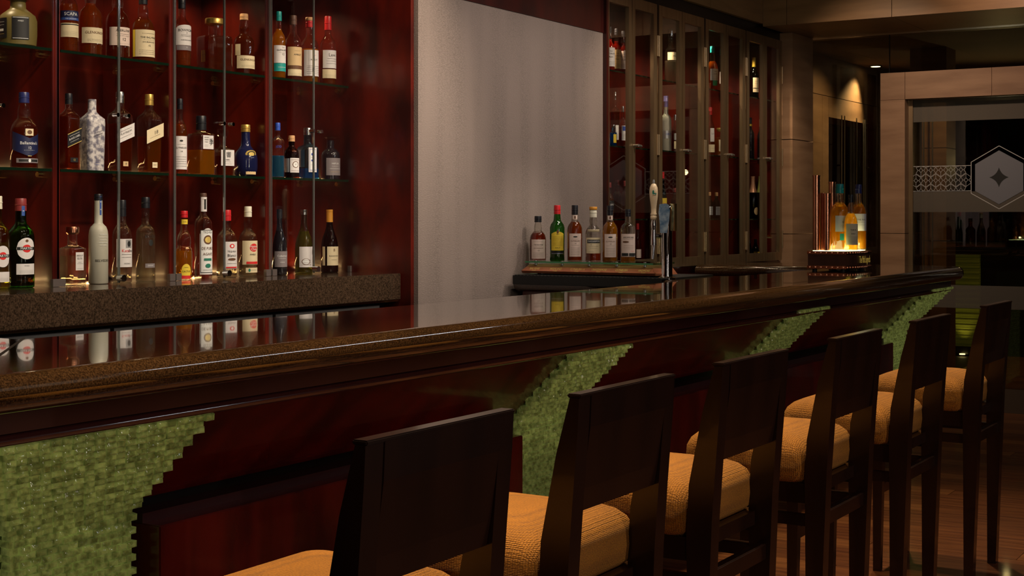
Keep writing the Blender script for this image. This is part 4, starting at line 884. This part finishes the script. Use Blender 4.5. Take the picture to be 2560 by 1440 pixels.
cab(1.4005, [
 (1524, 456, 22, 'bulb', 'clear', 'amber', .7, 'burg', [(.38, .12, 1.2, 'black', [('JIM', 0, .5, 'w', .6)])], 'amber bottle with a black label low in the first cabinet', {'y': 4.02}),
 (1543, 450, 24, 'round', 'clear', 'deep', .7, 'burg', [], 'unlabelled dark amber bottle low in the first cabinet', {'y': 4.05}),
 (1562, 452, 20, 'round', 'clear', 'deep', .7, 'burg', [(.30, .15, .4, 'white', [])], 'dark amber bottle by the stile low in the first cabinet', {'y': 4.05}),
 (1657, 430, 20, 'wine', 'dkgreen', 'deep', .6, 'red', [(.28, .16, 1.0, 'yellow', [('-', .3, .1, 'r', .4), ('#', -.4, .2, 'r', .3, .2)])], 'dark green bottle with a red cap and yellow label in the second cabinet', {'y': 4.0}),
 (1687, 470, 20, 'round', 'clear', 'deep', .6, 'burg', [(.35, .15, .8, 'black', [('-', 0, .1, 'w', .5)])], 'dark bottle with a black label low in the second cabinet', {'y': 4.05}),
 (1774, 480, 17, 'gin', 'brown', 'deep', .6, 'cork', [(.30, .16, .7, 'silver', [('-', .5, .1, 'k', .7), ('-', 0, .1, 'k', .7), ('-', -.5, .1, 'k', .7)])], 'small dark cork stoppered bottle, left of a pair in the third cabinet', {'y': 4.0}),
 (1791, 481, 19, 'gin', 'brown', 'deep', .6, 'cork', [(.30, .16, .7, 'silver', [('-', .5, .1, 'k', .7), ('-', 0, .1, 'k', .7), ('-', -.5, .1, 'k', .7)])], 'small dark cork stoppered bottle, right of a pair in the third cabinet', {'y': 4.03}),
 (1882, 441, 28, 'champ', 'dkgreen', None, 0, 'rose', [(.18, .09, .5, 'tan', [], {'shape': 'oval', 'da': 10})], 'champagne bottle with rose foil in the fourth cabinet', {'y': 4.0, 'capz': .62, 'capr': 1.05}),
 (1901, 441, 26, 'champ', 'dkgreen', None, 0, 'gfoil', [(.3, .08, .5, 'white', [], {})], 'champagne bottle with gold foil in the fourth cabinet', {'y': 4.06, 'capz': .62, 'capr': 1.05}),
], 'bottles on the lower cabinet shelves')
cab(1.1005, [
 (1594, 618, 18, 'round', 'clear', 'deep', .6, 'red', [(.3, .1, .9, 'pink', [])], 'red capped bottle at the foot of the first cabinet', {'y': 4.02, 'H': .27}),
 (1801, 595, 15, 'wine', 'clear', 'red', .6, 'red', [], 'red necked bottle at the foot of the third cabinet', {'y': 4.02}),
 (1821, 600, 15, 'wine', 'black', None, 0, 'red', [], 'black bottle with a red capsule at the foot of the third cabinet', {'y': 4.05}),
 (1874, 601, 13, 'champ', 'dkgreen', None, 0, 'green' if 0 else 'black', [], 'dark green bottle at the left foot of the fourth cabinet', {'y': 4.05}),
 (1889, 598, 20, 'champ', 'dkgreen', None, 0, 'black', [(.25, .12, 1.0, 'yellow', [])], 'green bottle with a yellow label at the foot of the fourth cabinet', {'y': 4.02}),
 (1924, 600, 14, 'champ', 'dkgreen', None, 0, 'black', [], 'dark green bottle right of the yellow labelled one in the fourth cabinet', {'y': 4.06}),
], 'bottles at the foot of the display cabinets')

# ------------------------------------------------------------------ service arm: mat, whisky rack and its bottles
mt = thing('bar_mat', 'black ribbed rubber bar mat under the whisky rack', 'bar mat', (6.6, 3.5, 1.10))
MB().box(6.34, 6.93, 3.02, 3.87, 1.1003, 1.107, .002).box(6.300, 6.345, 3.02, 3.87, 1.101, 1.107, .002).box(6.296, 6.304, 3.02, 3.87, 1.060, 1.107, .002).build('mat', rubber, mt)
rib = MB()
for i in range(40): rib.box(6.300, 6.36, 3.03+i*.021, 3.041+i*.021, 1.107, 1.110)
rib.build('ribs', rubber, mt)['kind'] = 'stuff'
rk = thing('whisky_rack', 'red brown wooden rack with a glass ledge holding six whisky bottles', 'bottle rack', (6.5, 3.5, 1.107))
ya, yb2 = 3.10, 3.875
m = MB(); z0, z1, z2 = 1.116, 1.128, 1.162
m.add([(6.400, ya, z0), (6.400, yb2, z0), (6.392, yb2+.0, z1), (6.392, ya, z1), (6.428, ya+.03, z2), (6.428, yb2-.03, z2), (6.64, ya+.03, z2), (6.64, yb2-.03, z2), (6.66, ya, z0), (6.66, yb2, z0)],
      [[0, 3, 2, 1], [3, 4, 5, 2], [4, 6, 7, 5], [6, 8, 9, 7], [0, 1, 9, 8], [0, 8, 6, 4, 3], [1, 2, 5, 7, 9]])
m.build('board', noisy('red_brown_board', (.26, .075, .03), (.36, .12, .055), (1, 1, 1), 12, 5, .38, .2), rk)
MB().box(6.405, 6.655, ya+.015, yb2-.015, 1.170, 1.178, .001).build('glass_ledge', thin_glass('green_ledge_glass', (.55, .8, .62), .95), rk)
MB().box(6.4035, 6.405, ya+.015, yb2-.015, 1.170, 1.178).build('ledge_edge', flat('green_glass_edge', (.06, .22, .10), .15), rk)
for i in range(5):
    yy = ya+.07+i*(yb2-ya-.14)/4
    MB().tube((6.425, yy, 1.158), (6.425, yy, 1.182), .008).build('standoff', steel, rk, smooth=True)
    MB().tube((6.46, yy, 1.107), (6.46, yy, 1.118), .010).build('foot', rubber, rk)
names = ['BALVENIE', 'HIGHLAND', 'CLYNELISH 14', 'CRAGGANMORE', 'CLYNELISH', 'ARDMORE']
for i, s in enumerate(names):
    pm = MB()
    yy = 3.80-i*.127
    v, f = fitted(s, .010, .085)
    pm.add([(6.400+(b_+.007)*.72-.0015+.002, yy-a, 1.140+b_+.000) for a, b_ in v], f)
    v, f = fitted('%d years' % (10+i), .0055, .04); pm.add([(6.394+(b_+.004)*.95, yy-a, 1.1305+b_) for a, b_ in v], f)
    for p_i, p in enumerate(pm.v):
        x_, y_, z_ = p; pm.v[p_i] = (6.392+(z_-1.128)/(1.162-1.128)*.036-.0012, y_, z_)
    pm.build('lettering', goldm, rk)
cly = [(.29, .205, .85, 'pink', [('O', .72, .06, 'k', .35), ('CLYNELISH', .36, .12, 'n', .85), ('14', .14, .12, 'k', .3), ('-', .52, .03, 'k', .5), ('-', .0, .03, 'k', .6)]+fine2), (.78, .04, .36, 'pink', [('#', .1, .6, 'n', .3)], {'neck': .41})]
rackrow = [
 (1345, 540, 41, 'balv', 'clear', 'deep', .62, 'black', [(.26, .215, .98, 'pink', [('THE BALVENIE', .45, .11, 'k', .75), ('DOUBLEWOOD', .10, .10, 'n', .65), ('-12-', -.14, .13, 'k', .4), ('-', .82, .03, 'k', .6), ('-', .28, .03, 'k', .4)]+fine2[:4])], 'short necked whisky bottle with a pink label, left end of the rack', {'capr': 1.2}),
 (1393, 513, 37, 'green', 'green', 'yellow', .40, 'red', [(.36, .17, .95, 'yellow', [('1824', .70, .12, 'k', .4), ('O', .98, .2, 'n', .16)]+[('-', z/10, .04, 'n', .75) for z in (4.5, 3.2, 1.9, .6, -.7, -2, -3.3, -4.6)]+[('MALT', -.72, .14, 'k', .6)], {'shape': 'horse'}), (.155, .022, .95, 'black', [('#', -1, .06, 'w', .95)])], 'green whisky bottle with a yellow label and red cap on the rack', {'capz': .84}),
 (1437, 513, 38, 'round', 'clear', 'amber', .70, 'black', cly, 'black capped amber bottle with tall pale label, right of the green bottle on the rack', {'capz': .83}),
 (1483, 519, 39, 'bulb', 'clear', 'amber', .22, 'white', [(.30, .145, 1.15, 'cream', [('#', .52, .22, 'k', .82), ('CRAGGANMORE', .52, .24, 'w', .76), ('12', .1, .14, 'k', .2, -.3), ('-', -.1, .04, 'k', .5), ('-', -.35, .04, 'k', .4), ('-', -.8, .05, 'k', .3, -.3)]), (.575, .022, .9, 'cream', [], {'neck': .90})], 'nearly empty whisky bottle with cream label and orange topped cream cap', {'cork': 'orange', 'capz': .82}),
 (1525, 514, 38, 'round', 'clear', 'gold', .70, 'black', cly, 'black capped golden whisky bottle with a tall pale label, in front of the wallpaper edge', {'capz': .83}),
 (1570, 523, 37, 'tall', 'clear', 'gold', .10, 'black', [(.32, .215, 1.15, 'pink', [('ARDMORE', .68, .15, 'k', .8), ('O', .30, .08, 'n', .4, -.35), ('-', .52, .03, 'k', .6), ('-', .0, .03, 'n', .6), ('-', -.15, .03, 'n', .6), ('-', -.3, .03, 'n', .6), ('-', -.5, .05, 'r', .25, .5), ('#', -.80, .12, 'k', .42, -.45), ('#', -.80, .12, 'k', .42, .48)])], 'nearly empty clear whisky bottle with a large pink label, right end of the rack', {'capz': .86}),
]
for it in rackrow:
    px, yt, wp_, kind, glass, liq, fill, cap, labels, lab, kw = it
    x = 6.50; y = x/R(px)
    bottle(px, yt, wp_, x, y, 1.1785, kind, glass, liq, fill, cap, labels, lab, 'whisky bottles on the rack', dphi=4, **kw)

# ------------------------------------------------------------------ beer tap
tx = 6.42; ty = tx/R(1667)
tp = thing('beer_tap', 'chrome beer tower with a cream bowling pin shaped handle and a blue handle', 'beer tap', (tx, ty, 1.10))
MB().lathe([(.045, 0), (.045, .008), (.030, .014), (.028, .03), (.0275, .34), (.030, .345), (.030, .36), (.022, .372)], tx, ty, 1.1003, 24).build('tower', chrome, tp, smooth=True)
hx_, hy_ = tx-.035, ty+.055
MB().tube((tx, ty, 1.315), (tx-.01, ty+.075, 1.315), .013, .012).tube((hx_, hy_, 1.27), (hx_, hy_, 1.345), .015, .012).tube((hx_, hy_, 1.27), (hx_-.012, hy_, 1.20), .010, .007).build('faucet', chrome, tp, smooth=True)
MB().lathe([(.008, 0), (.012, .02), (.015, .035), (.010, .06)], hx_, hy_, 1.335, 16).build('collar', chrome, tp, smooth=True)
prh = [(.013, 0), (.016, .006), (.0165, .016), (.014, .02), (.0155, .024), (.0155, .030), (.0125, .036), (.013, .06), (.0165, .085), (.0205, .115), (.0215, .140), (.0195, .160), (.012, .176), (.006, .18)]
hd = MB().lathe(prh, hx_, hy_, 1.395, 20).build('tap_handle', cream, tp, smooth=True, label='cream turned handle with a small green bird')
MB().lathe([(.006, 0), (.007, .012), (.004, .022)], hx_, hy_, 1.572, 12).build('ferrule', steel, hd, smooth=True)
a0 = math.atan2(-hy_, -hx_)
def onh(s, z): r_ = .0222; a = a0+s/r_; return (hx_+r_*cos(a), hy_+r_*sin(a), 1.525+z)
bird = MB(); bird.add([onh(-.002+.005*cos(2*pi*i/12), .006+.011*sin(2*pi*i/12)) for i in range(12)], [list(range(12))])
bird.add([onh(.0, -.002), onh(.012, -.006), onh(.016, .001), onh(.006, .004)], [[0, 1, 2, 3]])
bird.build('bird_emblem', greeni, hd)
br2 = MB().add([onh(-.006, -.012), onh(.010, -.009), onh(.010, -.007), onh(-.006, -.010)], [[0, 1, 2, 3]]).build('branch_emblem', browni, hd)
bx_, by_ = tx-.03, ty+.0
m = MB(); out = [(-.020, 0), (.014, 0), (.024, .06), (.028, .11), (.022, .138), (.010, .146), (-.024, .142), (-.028, .10), (-.022, .05)]
dx, dy = -sin(a0), cos(a0)
vs = [(bx_+s*dx, by_+s*dy, 1.330+z) for s, z in out]+[(bx_+.014*cos(a0)+s*dx, by_+.014*sin(a0)+s*dy, 1.330+z) for s, z in out]; n = len(out)
m.add(vs, [list(range(n)), list(range(n, 2*n))[::-1]]+[[i, (i+1) % n, n+(i+1) % n, n+i] for i in range(n)])
m.build('tap_handle', noisy('blue_swirl', (.05, .12, .22), (.35, .42, .48), (1, 1, 1), 30, 4, .3, .5), tp, label='blue and grey shield shaped handle')
MB().box(tx-.005, tx+.02, ty-.045, ty-.018, 1.34, 1.475).build('badge', brass, tp)

# ------------------------------------------------------------------ copper display stand on the bar
ox, oy = 7.92, 2.60
ds = thing('display_stand', 'copper riveted display stand with glowing top, copper pipes and bottles on the bar', 'display stand', (8.1, 2.7, 1.10))
base = [(ox, oy), (ox+.42, oy-.0), (ox+.42, 2.85), (ox, 2.85)]
base = [(ox, 2.635), (ox+.10, 2.605), (ox+.25, 2.60), (ox+.40, 2.62), (ox+.40, 2.86), (ox, 2.86)]
def grow(poly, e):
    cx = sum(p[0] for p in poly)/len(poly); cy = sum(p[1] for p in poly)/len(poly)
    return [(p[0]+e*(1 if p[0] > cx else -1), p[1]+e*(1 if p[1] > cy else -1)) for p in poly]
MB().prism_z(base, 1.112, 1.212).build('box', noisy('dark_brown_box', (.05, .018, .010), (.09, .03, .015), (1, 1, .3), 12, 4, .4), ds)
MB().prism_z(grow(base, .004), 1.112, 1.130).build('copper_band', copper, ds)
MB().prism_z(grow(base, .004), 1.196, 1.214).build('copper_band', copper, ds)
for z in (1.121, 1.205):
    gp = grow(base, .004); segs = [(gp[5], gp[0], 7), (gp[0], gp[1], 4), (gp[1], gp[2], 6), (gp[2], gp[3], 6)]
    for p, q, n in segs:
        for i in range(n):
            t_ = (i+.5)/n; X, Y = p[0]+(q[0]-p[0])*t_, p[1]+(q[1]-p[1])*t_
            MB().lathe([(.0075, -.0055), (.0085, -.002), (.0085, .002), (.0075, .0055)], X, Y, z, 8).build('rivet', copper, ds, smooth=True)
for (a, b_) in ((ox+.03, 2.83), (ox+.03, 2.66), (ox+.36, 2.66), (ox+.36, 2.83)): MB().tube((a, b_, 1.1003), (a, b_, 1.113), .014).build('foot', rubber, ds)
MB().prism_z(grow(base, -.022), 1.213, 1.217).build('light_panel', flat('glowing_panel', (.9, .95, .6), .5, emit=(.85, 1, .45), es=5), ds)
v, f = fitted('The Malt Legends', .042, .20)
MB().add([(ox+.235+a, 2.5985, 1.162+b_) for a, b_ in v], f).build('lettering', flat('gold_letters', (.85, .6, .12), .4, .3, emit=(.7, .45, .08), es=.3), ds)
for px, yt, r_, x in ((2041, 441, .021, 7.955), (2058, 485, .016, 8.0), (2080, 457, .020, 8.19), (2068, 486, .020, 7.965)):
    y = x/R(px); dd = CA*x+SA*y; ht = CZ-(yt-HY)/FPX*dd
    p = MB().lathe([(r_, 0), (r_, ht-1.217), (r_*1.12, ht-1.217), (r_*1.12, ht-1.211), (r_*.9, ht-1.211)], x, y, 1.217, 20, capt=True).build('copper_pipe', copper, ds, smooth=True)
for px, yt, wp_, x, kind, liq, cap, labels, lab, kw in (
  (2099, 460, 46, 8.07, 'round', 'gold', 'teal', [(.40, .12, 1.1, 'white', [('GLEN', .2, .25, 'k', .6), ('-', -.2, .04, 'k', .5), ('-', -.4, .04, 'k', .5)]), (.20, .05, .6, 'teal', [])], 'teal capped golden whisky bottle on the copper stand', {'dphi': 36}),
  (2127, 487, 34, 8.03, 'balv', 'gold', 'black', [(.29, .19, 1.1, 'cream', [('THE B', .4, .14, 'k', .6), ('DOU', .05, .12, 'k', .5)]+fine2)], 'black capped whisky bottle with a cream label in the middle of the copper stand', {'dphi': 20}),
  (2146, 461, 38, 8.22, 'round', 'gold', 'navy', [(.42, .13, 1.0, 'white', [('THE MAC', .3, .2, 'k', .7), ('-', 0, .04, 'k', .5), ('-', -.3, .04, 'k', .5)])], 'navy capped whisky bottle at the right of the copper stand', {'dphi': 26})):
    y = x/R(px); bottle(px, yt, wp_, x, y, 1.2175, kind, 'clear', liq, .66, cap, labels, lab, 'bottles on the copper stand', **kw)
for q in ((.12, 2.66), (.24, 2.63), (.30, 2.76)): point((ox+q[0], q[1], 1.235), 1.6, .008, (1, .98, .5), 'stand_glow')

# silhouettes of bottles on the far bar
for i, (px, yt, wp_, kind) in enumerate(((2379, 556, 10, 'wine'), (2387, 548, 10, 'wine'), (2395, 542, 10, 'wine'), (2402, 549, 10, 'wine'), (2426, 546, 24, 'round'), (2453, 533, 22, 'wine'), (2479, 545, 22, 'round'), (2499, 540, 20, 'round'), (2519, 548, 20, 'round'), (2538, 550, 18, 'round'))):
    x = 15.15; y = x/R(px)
    where = ['leftmost thin', 'second thin', 'third and tallest thin', 'fourth thin', 'stout round', 'tall broad', 'glinting', 'narrow shouldered', 'next to last', 'rightmost'][i]
    bottle(px, yt, wp_, x, y, 1.1105, kind, 'black' if i < 4 else 'brown', None if i < 4 else 'deep', .6, 'black', [], where+' dark bottle on the far bar seen through the glass door', 'dark bottles on the far bar', d=CA*x+SA*y)
